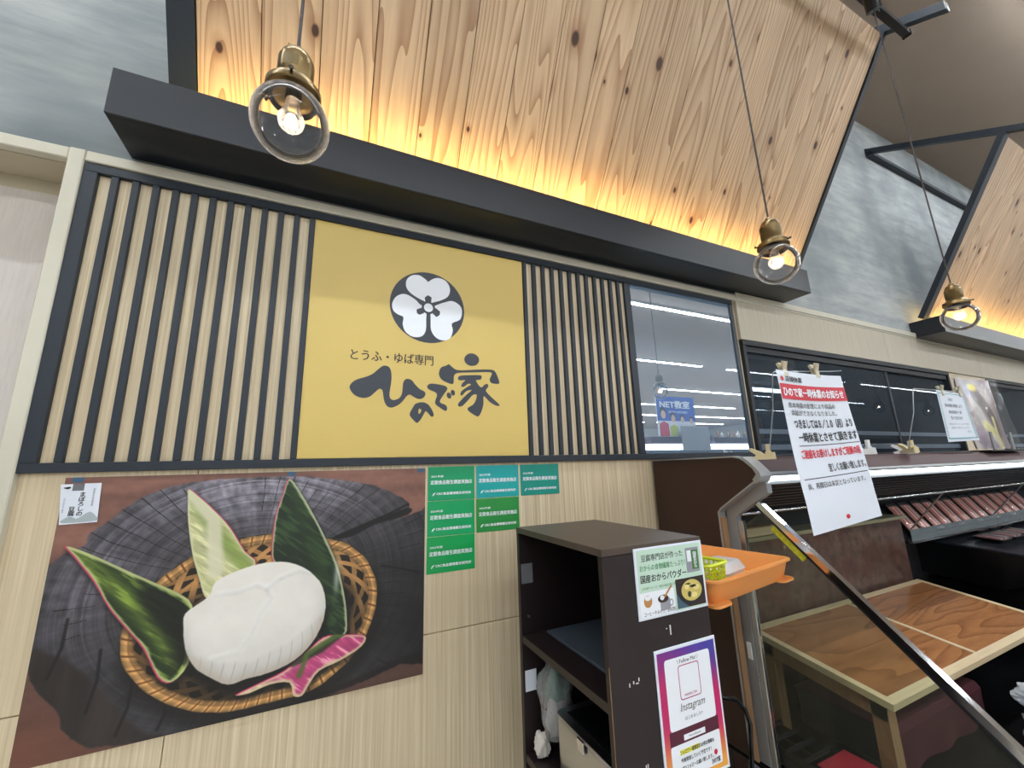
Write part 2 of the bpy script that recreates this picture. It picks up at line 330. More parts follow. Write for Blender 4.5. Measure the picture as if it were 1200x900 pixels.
def glyphs(txt, bold=0.0, shear=0.0, vertical=False):
    key = (txt, bold, shear, vertical)
    if key in _tc: return _tc[key]
    cu = bpy.data.curves.new('lettering', 'FONT'); cu.body = '\n'.join(txt) if vertical else txt
    cu.resolution_u = 2; cu.shear = shear; cu.fill_mode = 'BOTH'; cu.space_line = 0.9 if vertical else 1.0
    if vertical: cu.align_x = 'CENTER'
    ob = bpy.data.objects.new('lettering', cu); COL.objects.link(ob)
    dg = bpy.context.evaluated_depsgraph_get(); dg.update()
    me = bpy.data.meshes.new_from_object(ob.evaluated_get(dg))
    V = np.array([v.co[:] for v in me.vertices]).reshape(-1, 3); F = [tuple(p.vertices) for p in me.polygons]
    bpy.data.objects.remove(ob); bpy.data.curves.remove(cu); bpy.data.meshes.remove(me)
    if len(V):
        V = V[:, :2]
        if bold > 0:    # heavier strokes: the same glyphs struck again beside themselves
            n0 = len(V); d = bold*1.1; sh = [(0, 0), (d, d*0.6), (-d, -d*0.6), (d, -d*0.6), (-d, d*0.6)] if bold > 0.015 else [(0, 0), (d, 0), (-d, 0)]
            F = [tuple(i+n0*k for i in f) for k in range(len(sh)) for f in F]; V = np.concatenate([V+np.array(o_) for o_ in sh])
            dp = np.repeat(np.arange(len(sh)), n0)
        else: dp = np.zeros(len(V))
        lo = V.min(0); hi = V.max(0); V = np.column_stack([(V-lo)/np.maximum(hi-lo, 1e-6), dp])
    _tc[key] = (V, F); return V, F
def letters(root, txt, frame, x, y, wd, ht, m, bold=0.0, shear=0.0, vertical=False, name='lettering'):
    """text fitted in the box x..x+wd, y..y+ht of a frame(x, y) -> point"""
    V, F = glyphs(txt, bold, shear, vertical)
    if not len(V): return None
    o_, a_, b_ = [Vector(frame(x+p*wd, y+q_*ht)) for p, q_ in ((0, 0), (1, 0), (0, 1))]; nn = (a_-o_).cross(b_-o_).normalized()
    if nn.y > 0: nn = -nn
    if root is not None and root.name.startswith('blue_poster'): nn = -nn
    return part(root, name, B().add([tuple(Vector(frame(x+v[0]*wd, y+v[1]*ht))+nn*(v[2]*3e-5)) for v in V], F), m)
def copy_thing(src, loc, rotz=0.0, label=None, group=None):
    r = src.copy(); COL.objects.link(r); r.location = loc; r.rotation_euler = (0, 0, rotz)
    if label: r['label'] = label
    if group: r['group'] = group
    for c in list(src.children):
        k = c.copy(); COL.objects.link(k); k.parent = r
        for g in list(c.children):
            h = g.copy(); COL.objects.link(h); h.parent = k
    return r
def XZ(y): return lambda a, b: (a, y, b)

TRACES = '{"hi":[[0.07,1.875],[0.076,1.892],[0.095,1.908],[0.126,1.92],[0.151,1.934],[0.169,1.952],[0.185,1.967],[0.198,1.971],[0.212,1.966],[0.22,1.95],[0.223,1.921],[0.22,1.886],[0.217,1.858],[0.22,1.841],[0.23,1.834],[0.243,1.836],[0.257,1.845],[0.265,1.863],[0.267,1.889],[0.269,1.907],[0.277,1.92],[0.288,1.923],[0.303,1.918],[0.317,1.901],[0.335,1.884],[0.353,1.875],[0.359,1.865],[0.354,1.852],[0.341,1.843],[0.327,1.843],[0.31,1.851],[0.296,1.859],[0.284,1.852],[0.271,1.834],[0.255,1.817],[0.236,1.806],[0.223,1.803],[0.209,1.809],[0.199,1.826],[0.194,1.848],[0.19,1.87],[0.18,1.876],[0.17,1.869],[0.157,1.855],[0.142,1.842],[0.119,1.837],[0.096,1.843],[0.08,1.856]],"no":[[0.335,1.828],[0.353,1.829],[0.371,1.821],[0.386,1.801],[0.394,1.781],[0.39,1.772],[0.382,1.773],[0.371,1.786],[0.361,1.794],[0.354,1.783],[0.343,1.762],[0.329,1.746],[0.32,1.749],[0.299,1.772],[0.299,1.787],[0.311,1.81],[0.319,1.822]],"no_h":[[0.334,1.802],[0.342,1.8],[0.342,1.791],[0.334,1.781],[0.331,1.791]],"de":[[0.367,1.901],[0.381,1.909],[0.411,1.908],[0.436,1.904],[0.449,1.897],[0.449,1.886],[0.439,1.872],[0.427,1.853],[0.419,1.838],[0.424,1.829],[0.439,1.824],[0.449,1.815],[0.448,1.8],[0.439,1.798],[0.418,1.811],[0.4,1.825],[0.401,1.843],[0.407,1.861],[0.4,1.873],[0.379,1.881],[0.367,1.889]],"d1":[[0.467,1.866],[0.468,1.861],[0.467,1.856],[0.465,1.852],[0.462,1.85],[0.458,1.85],[0.454,1.851],[0.451,1.855],[0.448,1.859],[0.448,1.864],[0.448,1.869],[0.45,1.873],[0.454,1.875],[0.458,1.875],[0.462,1.874],[0.465,1.87]],"d2":[[0.483,1.879],[0.483,1.874],[0.483,1.869],[0.481,1.866],[0.478,1.864],[0.475,1.863],[0.471,1.865],[0.468,1.868],[0.466,1.873],[0.465,1.877],[0.466,1.882],[0.468,1.886],[0.471,1.888],[0.474,1.888],[0.477,1.886],[0.481,1.883]],"dot":[[0.593,2.023],[0.588,2.013],[0.579,2.004],[0.566,2.0],[0.553,1.999],[0.541,2.003],[0.532,2.01],[0.526,2.02],[0.526,2.031],[0.531,2.041],[0.54,2.05],[0.552,2.055],[0.565,2.056],[0.578,2.052],[0.587,2.045],[0.593,2.035]],"roof":[[0.414,1.959],[0.423,1.981],[0.444,1.991],[0.457,1.998],[0.469,1.989],[0.488,1.977],[0.517,1.976],[0.582,1.984],[0.652,1.989],[0.672,1.977],[0.685,1.946],[0.687,1.928],[0.661,1.926],[0.646,1.931],[0.642,1.946],[0.652,1.967],[0.645,1.977],[0.582,1.972],[0.517,1.966],[0.491,1.961],[0.479,1.948],[0.476,1.914],[0.448,1.918],[0.426,1.929],[0.416,1.944]],"ie":[[0.496,1.94],[0.504,1.95],[0.529,1.955],[0.598,1.96],[0.604,1.95],[0.598,1.94],[0.578,1.936],[0.591,1.914],[0.604,1.906],[0.617,1.919],[0.631,1.923],[0.635,1.911],[0.623,1.894],[0.633,1.879],[0.653,1.861],[0.679,1.84],[0.687,1.829],[0.669,1.828],[0.639,1.844],[0.613,1.868],[0.611,1.834],[0.602,1.802],[0.589,1.78],[0.576,1.78],[0.547,1.797],[0.538,1.809],[0.548,1.819],[0.564,1.829],[0.577,1.851],[0.58,1.873],[0.561,1.869],[0.541,1.846],[0.516,1.821],[0.5,1.818],[0.497,1.829],[0.51,1.845],[0.535,1.871],[0.558,1.891],[0.535,1.886],[0.516,1.867],[0.507,1.869],[0.513,1.885],[0.539,1.905],[0.555,1.915],[0.542,1.918],[0.523,1.904],[0.511,1.905],[0.516,1.919],[0.529,1.933],[0.504,1.931]],"p1":[[0.365,2.252],[0.35,2.267],[0.331,2.274],[0.295,2.292],[0.272,2.317],[0.271,2.352],[0.293,2.378],[0.325,2.384],[0.353,2.369],[0.364,2.361],[0.381,2.376],[0.409,2.387],[0.443,2.377],[0.461,2.345],[0.453,2.308],[0.424,2.285],[0.391,2.27],[0.379,2.264]],"p2":[[0.345,2.242],[0.327,2.253],[0.309,2.27],[0.268,2.288],[0.234,2.274],[0.216,2.241],[0.22,2.209],[0.24,2.193],[0.262,2.184],[0.26,2.154],[0.272,2.122],[0.303,2.103],[0.339,2.109],[0.356,2.137],[0.357,2.185],[0.357,2.222]],"p3":[[0.387,2.248],[0.41,2.263],[0.434,2.275],[0.472,2.288],[0.507,2.271],[0.516,2.242],[0.506,2.205],[0.47,2.183],[0.474,2.152],[0.463,2.116],[0.435,2.101],[0.402,2.109],[0.379,2.14],[0.376,2.188],[0.376,2.225]],"s1":[[0.349,2.285],[0.363,2.298],[0.379,2.29],[0.377,2.264],[0.353,2.26]],"s2":[[0.316,2.226],[0.341,2.239],[0.352,2.227],[0.346,2.213],[0.328,2.203],[0.317,2.21]],"s3":[[0.385,2.236],[0.398,2.244],[0.417,2.23],[0.415,2.214],[0.401,2.203],[0.385,2.216]],"stump":[[-0.013,0.337],[-0.012,0.258],[0.03,0.208],[0.067,0.189],[0.071,0.161],[0.108,0.13],[0.165,0.074],[0.244,0.036],[0.351,0.019],[0.447,0.017],[0.604,0.017],[0.778,0.042],[0.878,0.072],[0.968,0.122],[0.971,0.161],[0.933,0.183],[1.025,0.158],[1.08,0.155],[1.097,0.653],[0.958,0.67],[0.809,0.703],[0.653,0.717],[0.512,0.731],[0.391,0.736],[0.278,0.725],[0.188,0.711],[0.144,0.702],[0.088,0.649],[0.075,0.605],[0.018,0.535],[-0.002,0.474],[-0.009,0.406]],"crack":[[0.712,0.231],[0.785,0.202],[0.968,0.147],[0.971,0.171],[0.857,0.196],[0.775,0.231]],"side":[[-0.004,0.44],[0.032,0.456],[0.086,0.492],[0.162,0.576],[0.198,0.627],[0.276,0.706],[0.389,0.718],[0.51,0.712],[0.652,0.707],[0.808,0.682],[1.032,0.64],[1.098,0.699],[0.654,0.737],[0.279,0.732],[0.145,0.708],[0.081,0.647],[0.001,0.515]],"rim":[[0.178,0.457],[0.185,0.503],[0.211,0.552],[0.247,0.595],[0.29,0.632],[0.351,0.668],[0.403,0.687],[0.464,0.699],[0.527,0.699],[0.593,0.698],[0.651,0.697],[0.701,0.684],[0.752,0.654],[0.805,0.612],[0.842,0.554],[0.863,0.497],[0.872,0.43],[0.858,0.364],[0.826,0.307],[0.776,0.261],[0.729,0.238],[0.672,0.221],[0.617,0.21],[0.523,0.199],[0.445,0.206],[0.371,0.22],[0.32,0.245],[0.273,0.28],[0.235,0.314],[0.201,0.361],[0.181,0.413]],"l1":[[0.025,0.187],[0.082,0.214],[0.165,0.266],[0.235,0.309],[0.297,0.347],[0.336,0.387],[0.345,0.47],[0.345,0.545],[0.309,0.587],[0.274,0.566],[0.233,0.486],[0.177,0.412],[0.14,0.361],[0.1,0.291],[0.049,0.22]],"l2":[[0.289,0.044],[0.319,0.067],[0.37,0.119],[0.413,0.171],[0.458,0.245],[0.493,0.289],[0.42,0.344],[0.388,0.38],[0.364,0.366],[0.345,0.314],[0.32,0.24],[0.299,0.145],[0.291,0.081]],"l3":[[0.566,0.022],[0.608,0.077],[0.657,0.162],[0.695,0.235],[0.734,0.32],[0.761,0.414],[0.774,0.493],[0.768,0.547],[0.693,0.554],[0.634,0.449],[0.552,0.309],[0.534,0.274],[0.53,0.219],[0.534,0.141],[0.549,0.074]],"l4":[[0.469,0.655],[0.531,0.636],[0.596,0.616],[0.653,0.577],[0.703,0.54],[0.757,0.542],[0.834,0.558],[0.826,0.59],[0.761,0.62],[0.698,0.638],[0.67,0.672],[0.652,0.699],[0.626,0.692],[0.614,0.654],[0.56,0.647],[0.505,0.659]],"tofu":[[0.321,0.447],[0.321,0.408],[0.353,0.384],[0.377,0.363],[0.387,0.33],[0.426,0.309],[0.491,0.291],[0.561,0.29],[0.624,0.312],[0.681,0.364],[0.704,0.427],[0.7,0.492],[0.672,0.55],[0.624,0.592],[0.557,0.613],[0.492,0.618],[0.448,0.623],[0.401,0.594],[0.359,0.557],[0.332,0.505]],"fold":[[0.386,0.36],[0.432,0.371],[0.479,0.368],[0.512,0.367]],"mid":[[0.321,0.447],[0.39,0.4],[0.472,0.392],[0.522,0.421],[0.508,0.479],[0.483,0.52],[0.44,0.545]],"fold2":[[0.517,0.42],[0.544,0.393],[0.608,0.376],[0.681,0.364]],"l1v":[[0.025,0.187],[0.157,0.317],[0.25,0.434],[0.339,0.562]],"l3v":[[0.566,0.022],[0.638,0.195],[0.692,0.36],[0.725,0.549]],"ctr":[[0.404,0.362]]}'
# ================================================================= THE SETTING
struct('floor', B().box(-14, 34, -27, 0.3, -0.05, 0), M['floor'])
struct('ceiling', B().box(-14, 34, -27, 0.3, 4.92, 5.0), M['ceiling'])
struct('wall_left', B().box(-14.1, -14, -27, 0.3, 0, 4.92), M['wall_pale'])
struct('wall_right', B().box(34, 34.1, -27, 0.3, 0, 4.92), M['wall_pale'])
struct('wall_front', B().box(-14, 34, -27.1, -27, 0, 4.92), M['wall_pale'])
# the wall with the sign: grey brushed paper above, pale laminate boards below, openings for the windows and the door
wb = struct('wall_back', B().box(-14, 34, 0.02, 0.3, 2.60, 4.92), M['concrete'])
def board(x0, x1, z0, z1, m='laminate', y0=0.018, y1=0.06): return part(wb, 'wall_panel', B().box(x0, x1, y0, y1, z0, z1, 0.0015), M[m])
for x0, x1 in ((-0.775, -0.366), (-0.364, 2.37)):
    board(x0, x1, 0.972, 2.585); board(x0, x1, 0.0, 0.969)
board(2.372, 5.24, 0.0, 1.572); board(5.242, 6.12, 0.0, 2.32); board(6.122, 9.9, 0.0, 1.572); board(9.902, 34, 0.0, 2.32)
for x0, x1 in ((2.372, 4.2), (4.203, 6.0), (6.003, 8.0), (8.003, 34)): board(x0, x1, 2.323, 2.585, 'laminate_grey', 0.0, 0.05)
board(-14, -1.86, 0.0, 2.55, 'laminate')
struct('wall_core', B().box(-0.812, 2.372, 0.06, 0.3, 0, 2.6).box(2.372, 34, 0.06, 0.3, 2.32, 2.6).box(5.24, 6.12, 0.06, 0.3, 0, 2.32).box(9.9, 34, 0.06, 0.3, 0, 2.32).box(2.372, 9.9, 0.06, 0.3, 0, 1.572).box(-14, -1.86, 0.06, 0.3, 0, 2.6), M['wall_pale'])
# cream trims
struct('trim_1', B().box(-0.772, 34, -0.004, 0.03, 2.585, 2.622, 0.003).box(2.372, 34, -0.012, 0.0, 2.598, 2.64, 0.002), M['cream_trim'])
struct('trim_2', B().box(-0.812, -0.772, -0.006, 0.06, 0.0, 2.622, 0.003), M['cream_trim'])
struct('trim_3', B().box(-14, -0.812, -0.004, 0.03, 2.580, 2.62, 0.003), M['cream_trim'])
d1 = struct('door_1', B().box(-1.86, -0.82, 0.16, 0.20, 0.0, 2.577), M['door_paper'])
part(d1, 'door_edge', B().box(-1.86, -0.82, 0.158, 0.1598, 2.53, 2.577, 0.0005), M['soffit'])
struct('trim_4', B().box(-1.86, -0.812, 0.03, 0.3, 2.578, 2.60).box(-0.82, -0.812, 0.03, 0.3, 0, 2.58), M['soffit'])
# windows: dark frames, smoked panes with frosted bands, grey-blue room behind
def window(n, x0, x1, z0=1.572, z1=2.32):
    wd = struct('window_%d' % n, B().box(x0, x1, -0.004, 0.05, z1-0.035, z1, 0.003).box(x0, x1, -0.004, 0.05, z0, z0+0.02, 0.003).box(x0, x0+0.03, -0.003, 0.05, z0+0.02, z1-0.035, 0.003).box(x1-0.03, x1, -0.003, 0.05, z0+0.02, z1-0.035, 0.003), M['windowframe'])
    xm = (x0+x1)/2+0.35
    part(wd, 'track', B().box(x0+0.03, x1-0.03, 0.01, 0.05, z1-0.075, z1-0.036, 0.002), M['windowframe'])
    part(wd, 'pane', B().box(x0+0.03, xm, 0.022, 0.026, z0+0.02, z1-0.075), M['darkglass'])
    part(wd, 'pane', B().box(xm-0.03, x1-0.03, 0.036, 0.040, z0+0.02, z1-0.075), M['darkglass'])
    part(wd, 'stile', B().box(xm-0.03, xm, 0.018, 0.044, z0+0.02, z1-0.075, 0.002), M['windowframe'])
    for a, b in ((1.722, 1.752), (1.622, 1.655)):
        part(wd, 'frosted_band', B().box(x0+0.03, xm-0.03, 0.020, 0.0215, a, b), M['band'])
        part(wd, 'frosted_band', B().box(xm, x1-0.03, 0.034, 0.0355, a, b), M['band'])
M['room_fill'] = emit('backroom_fill_tube', (0.8, 0.9, 1.0, 1), 12.0)
M['band'] = mat('frosted_film', srgb(84, 98, 114), 0.6)
M['backroom'] = mat('grey_blue_room_paint', srgb(74, 84, 94), 0.8)  # plain grey-blue paint of the room behind the windows
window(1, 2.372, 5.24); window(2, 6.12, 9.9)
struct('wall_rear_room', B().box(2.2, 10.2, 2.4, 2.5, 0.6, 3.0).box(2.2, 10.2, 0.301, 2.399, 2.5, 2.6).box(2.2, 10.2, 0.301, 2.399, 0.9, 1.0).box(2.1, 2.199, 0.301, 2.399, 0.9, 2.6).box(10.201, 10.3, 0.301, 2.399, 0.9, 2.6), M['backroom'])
kl = thing('backroom_fill', 'added glowing tube that brightens the back room behind the window', 'lamp', (5.0, 1.6, 2.4))  # unseen glowing tube, added to lift the room behind the dark panes
part(kl, 'tube', B().tube([(3.2, 1.6, 2.44), (6.8, 1.6, 2.44)], 0.018, 12), M['room_fill'], True); part(kl, 'bracket', B().box(3.2, 6.8, 1.57, 1.63, 2.462, 2.499), M['white_plastic'])
t = thing('storage_rack', 'dim tall rack with hanging boxes in the back room behind the window', 'rack', (3.6, 1.2, 1.0))
part(t, 'post', B().box(3.0, 3.04, 1.1, 1.14, 1.0, 2.45), M['greymetal']); part(t, 'post', B().box(4.6, 4.64, 1.1, 1.14, 1.0, 2.45), M['greymetal'])
part(t, 'shelf', B().box(3.0, 4.64, 1.0, 1.4, 1.75, 1.78), M['greymetal']); part(t, 'box', B().box(3.2, 3.6, 1.05, 1.35, 1.78, 2.1), M['leg_wood']); part(t, 'box', B().box(3.8, 4.05, 1.05, 1.35, 1.78, 2.0), M['leg_wood'])

# ================================================================= SLATTED SIGN FRAME
fr = thing('slatted_screen', 'dark blue-black framed screen of vertical slats on the back wall', 'screen', (0.78, 0.0, 1.582))
for b in (B().box(-0.775, 2.335, 0.0, 0.019, 1.582, 1.61, 0.0015), B().box(-0.775, 2.335, 0.0, 0.019, 2.551, 2.58, 0.0015),
          B().box(-0.775, -0.736, 0.0005, 0.019, 1.61, 2.551, 0.0015), B().box(2.303, 2.335, 0.0005, 0.019, 1.61, 2.551, 0.0015)):
    part(fr, 'frame_rail', b, M['navy'])
sl = mesh(B().box(-0.0095, 0.0095, 0.0025, 0.0185, 1.611, 2.55, 0.001), 'slat'); sl.materials.append(M['navy'])
def slat(x):
    o = bpy.data.objects.new('slat', sl); COL.objects.link(o); o.parent = fr; o.location = (x-0.78, 0, -1.582)
for k in range(12): slat(-0.693+k*0.05395)
for k in range(12): slat(0.8355+k*0.0524)
part(fr, 'mirror_stile', B().box(1.452, 1.492, 0.001, 0.0185, 1.611, 2.55, 0.0015), M['navy'])

# ---- the gold sign board
sg = thing('shop_sign', 'square gold sign board with charcoal flower crest and brush lettering', 'sign', (0.366, 0.017, 1.612))
part(sg, 'sign_face', B().box(-0.089, 0.823, 0.008, 0.0175, 1.6115, 2.5495), M['gold'])
T = json.loads(TRACES)
cx, cz, cr = 0.366, 2.2435, 0.1602
part(sg, 'crest_disc', flat([ellipse(cx, cz, cr, cr, 64)], XZ(0.0072), 0), M['ink'])
for k in ('p1', 'p2', 'p3'): part(sg, 'crest_petal', flat([T[k]], XZ(0.0066), 3), M['white_print'])
for k in ('s1', 's2', 's3'): part(sg, 'crest_stamen', flat([T[k]], XZ(0.0060), 0), M['ink'])
part(sg, 'crest_ring', flat([ellipse(0.366, 2.2405, 0.029, 0.029, 24)], XZ(0.0057), 0), M['ink'])
part(sg, 'crest_centre', flat([ellipse(0.366, 2.2405, 0.0195, 0.0195, 24)], XZ(0.0054), 0), M['white_print'])
letters(sg, 'とうふ・ゆば専門', XZ(0.0072), 0.067, 1.985, 0.323, 0.044, M['ink_black'], 0.012)
for nm, ks in (('hiragana_hi', ['hi']), ('hiragana_no', ['no', 'no_h']), ('hiragana_de', ['de']), ('voicing_mark', ['d1']), ('voicing_mark', ['d2']), ('kanji_roof', ['roof']), ('kanji_dot', ['dot']), ('kanji_body', ['ie'])):
    part(sg, nm, flat([T[k] for k in ks], XZ(0.0072), 3), M['ink'])
# ---- mirror panel
mi = thing('mirror_panel', 'mirror panel set in the right end of the dark sign frame', 'mirror', (1.9, 0.017, 1.612))
part(mi, 'mirror', B().box(1.4925, 2.3025, 0.008, 0.0175, 1.611, 2.5505), M['mirror'])

# ================================================================= SOFFIT BOXES AND CEDAR CANOPIES
def soffit(x0, x1, z0, z1, yf, label, cx0, cx1):
    t = thing('soffit_box', label, 'soffit', ((x0+x1)/2, 0.0, z0))
    part(t, 'front_board', B().box(x0, x1, yf, yf+0.015, z0, z1, 0.002), M['black_satin'])
    part(t, 'bottom_board', B().box(x0+0.001, x1-0.001, yf+0.0155, 0.018, z0+0.001, z0+0.016), M['black_satin'])
    part(t, 'end_board', B().box(x0, x0+0.015, yf+0.0155, 0.018, z0+0.0165, z1, 0.002), M['black_satin'])
    part(t, 'end_board', B().box(x1-0.015, x1, yf+0.0155, 0.018, z0+0.0165, z1, 0.002), M['black_satin'])
    part(t, 'led_tape', B().box(cx0+0.03, cx1-0.03, yf+0.020, yf+0.073, z0+0.058, z0+0.064), M['led'], label='warm white light tape')
    return t
soffit(-0.668, 2.885, 2.642, 2.808, -0.185, 'long black soffit box above the gold sign, warm light along its top', -0.48, 2.89)
soffit(4.755, 9.6, 2.594, 2.742, -0.20, 'black soffit box at the far right edge below the second cedar canopy', 4.9, 9.5)
def canopy(x0, n, pitch, zb, label, group=None, yb=-0.09, yt=-0.815, sl=1.7):
    """planks lean out from the soffit box up to the rafters"""
    x1 = x0+n*pitch
    t = thing('cedar_canopy', label, 'canopy', (x0, 0.0, zb))
    zt = zb+(yb-yt)*sl; ln = math.hypot(yt-yb, zt-zb); ny, nz = (zt-zb)/ln, (yb-yt)/ln      # normal pointing back up to the wall
    th = 0.014
    def P(s, d): return (yb+(yt-yb)*s+ny*d, zb+(zt-zb)*s+nz*d)
    q = [P(0, 0), P(1, 0), P(1, th), P(0, th)]
    g = 0.0014
    pm = B(); a = g; b = pitch-g; c = 0.0018
    prof = [(a+c, 0), (b-c, 0), (b, c), (b, th), (a, th), (a, c)]          # chamfered joint edges
    V = []; F = []
    for s in (0, 1):
        for px, d in prof: y, z = P(s, d); V.append((px, y, z-zb))
    F = [tuple(range(6)), tuple(range(11, 5, -1))]+[(i, i+6, (i+1) % 6+6, (i+1) % 6) for i in range(6)]
    pm.add(V, F); me = mesh(pm, 'plank'); me.materials.append(M['sugi'])
    for k in range(n):
        o = bpy.data.objects.new('plank', me); COL.objects.link(o); o.parent = t; o.location = (k*pitch, 0, 0)
    e = [P(-0.02, -0.012), P(1.01, -0.012), P(1.01, 0.03), P(-0.02, 0.03)]
    part(t, 'side_frame', B().prism(e, x0-0.075, x0-0.001, 'x'), M['navy'])
    part(t, 'side_frame', B().prism(e, x1+0.001, x1+0.03, 'x'), M['navy'])
    q2 = [P(0, th+0.001), P(1, th+0.001), P(1, 0.029), P(0, 0.029)]
    part(t, 'backing_board', B().prism(q2, x0, x1, 'x'), M['blackmatte'])
    # rafters fall gently from the wall to beyond the canopy head
    def rafter(xa, xb):
        yw, zw, yf, zf = 0.018, zt+0.50, -1.07, zt+0.50-0.59*1.088
        part(t, 'rafter', B().prism([(yw, zw), (yf, zf), (yf, zf+0.055), (yw, zw+0.055)], xa, xb, 'x'), M['navy'])
        part(t, 'rafter_end', B().box(xa, xb, yf-0.004, yf-0.0005, zf+0.002, zf+0.053), M['steel'])
    rafter(x1-0.0, x1+0.045); rafter(x0-0.06, x0-0.015); rafter((x0+x1)/2-0.02, (x0+x1)/2+0.02)
    part(t, 'wall_ledger', B().box(x0-0.06, x1+0.045, -0.03, 0.018, zt+0.46, zt+0.50, 0.002), M['navy'])
    return t
canopy(-0.477, 18, 0.18715, 2.815, 'cedar plank canopy leaning out above the gold sign, glowing at its foot')
canopy(4.80, 24, 0.187, 2.775, 'second cedar plank canopy at the right edge of the photo', yb=-0.10, yt=-0.81, sl=1.78)

# ---- lighting rail, spotlights, pendants
rl = thing('lighting_rail', 'black lighting rail slung under the rafters, pendants hang from it', 'rail', (1.2, -0.9, 4.0))
part(rl, 'rail_body', B().box(-3.0, 2.93, -0.918, -0.882, 3.950, 3.980, 0.002), M['black_satin'])
part(rl, 'rail_end_cap', B().box(2.9305, 2.945, -0.921, -0.879, 3.947, 3.983, 0.002), M['black'])
rl2 = thing('lighting_rail', 'second lighting rail beyond the first, over the meat case', 'rail', (6.0, -0.9, 4.0))
part(rl2, 'rail_body', B().box(5.45, 10.0, -0.918, -0.882, 3.950, 3.980, 0.002), M['black_satin'])
sp = thing('spotlight', 'black cylinder spotlight on the rail beside the third pendant cord', 'spotlight', (2.53, -0.9, 3.88))
part(sp, 'spot_body', B().tube([(2.40, -0.95, 3.95), (2.46, -0.93, 3.83)], 0.032, 20), M['black'], True)
part(sp, 'spot_arm', B().tube([(2.42, -0.93, 3.92), (2.45, -0.9, 3.949)], 0.009, 8), M['black'], True)
def pendant(x, y, z, label, group=None):
    """z is the height of the globe centre"""
    t = thing('pendant_lamp', label, 'lamp', (x, y, z)); L = dict(local=True)
    r = 0.063
    part(t, 'cord', B().tube([(0, 0, 0.157), (0, 0, 3.94-z)], 0.0030, 8), M['cord'], True, **L)
    part(t, 'rail_plug', B().box(-0.03, 0.03, -0.014, 0.014, 3.950-z-0.03, 3.950-z-0.0005, 0.003), M['black_satin'], **L)
    so = part(t, 'socket', B().lathe([(0.006, 0.164), (0.010, 0.161), (0.012, 0.155), (0.020, 0.150), (0.0265, 0.140), (0.0275, 0.132), (0.0300, 0.130), (0.0300, 0.090), (0.0285, 0.088), (0.0285, 0.082)], n=32), M['brass'], True, **L)
    ga = part(t, 'gallery', B().lathe([(0.0290, 0.0818), (0.032, 0.080), (0.036, 0.076), (0.043, 0.072), (0.0455, 0.068), (0.0455, 0.058), (0.0435, 0.056), (0.042, 0.060), (0.029, 0.068)], n=36), M['brass'], True, **L)
    part(t, 'gasket', B().lathe([(0.037, 0.053), (0.038, 0.044), (0.034, 0.042), (0.033, 0.053)], n=32, cap=False), M['blackmatte'], True, **L)
    for k in range(3):
        a = k*2*math.pi/3+2.6; c, s = math.cos(a), math.sin(a)
        part(ga, 'screw', B().tube([(0.0445*c, 0.0445*s, 0.063), (0.0535*c, 0.0535*s, 0.063), (0.0536*c, 0.0536*s, 0.063)], [0.0022, 0.0022, 0.0035], 8).tube([(0.0537*c, 0.0537*s, 0.063), (0.0555*c, 0.0555*s, 0.063)], 0.0042, 8), M['darkbrass'], True, **L)
    part(so, 'rating_label', B().add([(0.0304*math.cos(a), 0.0304*math.sin(a), zz) for a in [-2.2+0.12*i for i in range(8)] for zz in (0.098, 0.121)], [(2*i, 2*i+2, 2*i+3, 2*i+1) for i in range(7)]), M['rating'], **L)
    pr = [(0.034, 0.0525)]+[(r*math.sin(a), r*math.cos(a)*1.0) for a in [math.radians(d) for d in range(34, 181, 6)]]
    pr[-1] = (0.0004, -r)
    part(t, 'globe', B().lathe(pr, n=48, cap=False), M['globe'], True, **L)
    bp = [(0.012, 0.050), (0.0125, 0.036), (0.0145, 0.026)]+[(0.0215*math.sin(math.radians(a)), 0.006+0.0215*math.cos(math.radians(a))) for a in range(50, 180, 10)]+[(0.0004, -0.0155)]
    bu = part(t, 'bulb', B().lathe(bp, n=32, cap=False), M['bulbglass'], True, **L)
    part(bu, 'bulb_cap', B().lathe([(0.0125, 0.073), (0.0135, 0.071), (0.0135, 0.050), (0.012, 0.048)], n=20), M['darkbrass'], True, **L)
    f = B(); n = 7
    for k in range(n):
        a0 = 2*math.pi*k/n; a1 = 2*math.pi*(k+0.5)/n; a2 = 2*math.pi*(k+1)/n
        f.tube([(0.005*math.cos(a0), 0.005*math.sin(a0), 0.016), (0.011*math.cos(a1), 0.011*math.sin(a1), -0.005), (0.005*math.cos(a2), 0.005*math.sin(a2), 0.016)], 0.0012, 5)
    fo = part(bu, 'filament', f, M['filament'], **L); fo['label'] = 'glowing filament'
    if group: t['group'] = group
    return t
M['rating'] = mat('tarnished_label_plate', srgb(112, 96, 58), 0.5, 0.4, noise=0.3, nscale=200)
for i, (x, lb) in enumerate(((-0.09, 'glass globe pendant nearest the camera, in front of the left end of the soffit box'), (1.265, 'middle glass globe pendant with brass socket, by the right end of the black soffit box'), (2.567, 'farthest glass globe pendant, hanging before the second cedar canopy at right'))):
    pendant(x, -0.9, 2.162, lb)
for x in (6.15, 7.5): pendant(x, -0.9, 2.162, 'glass globe pendant over the meat case, %s one past the second canopy end' % ('nearer' if x < 7 else 'farther'), 'pendants over the meat case')

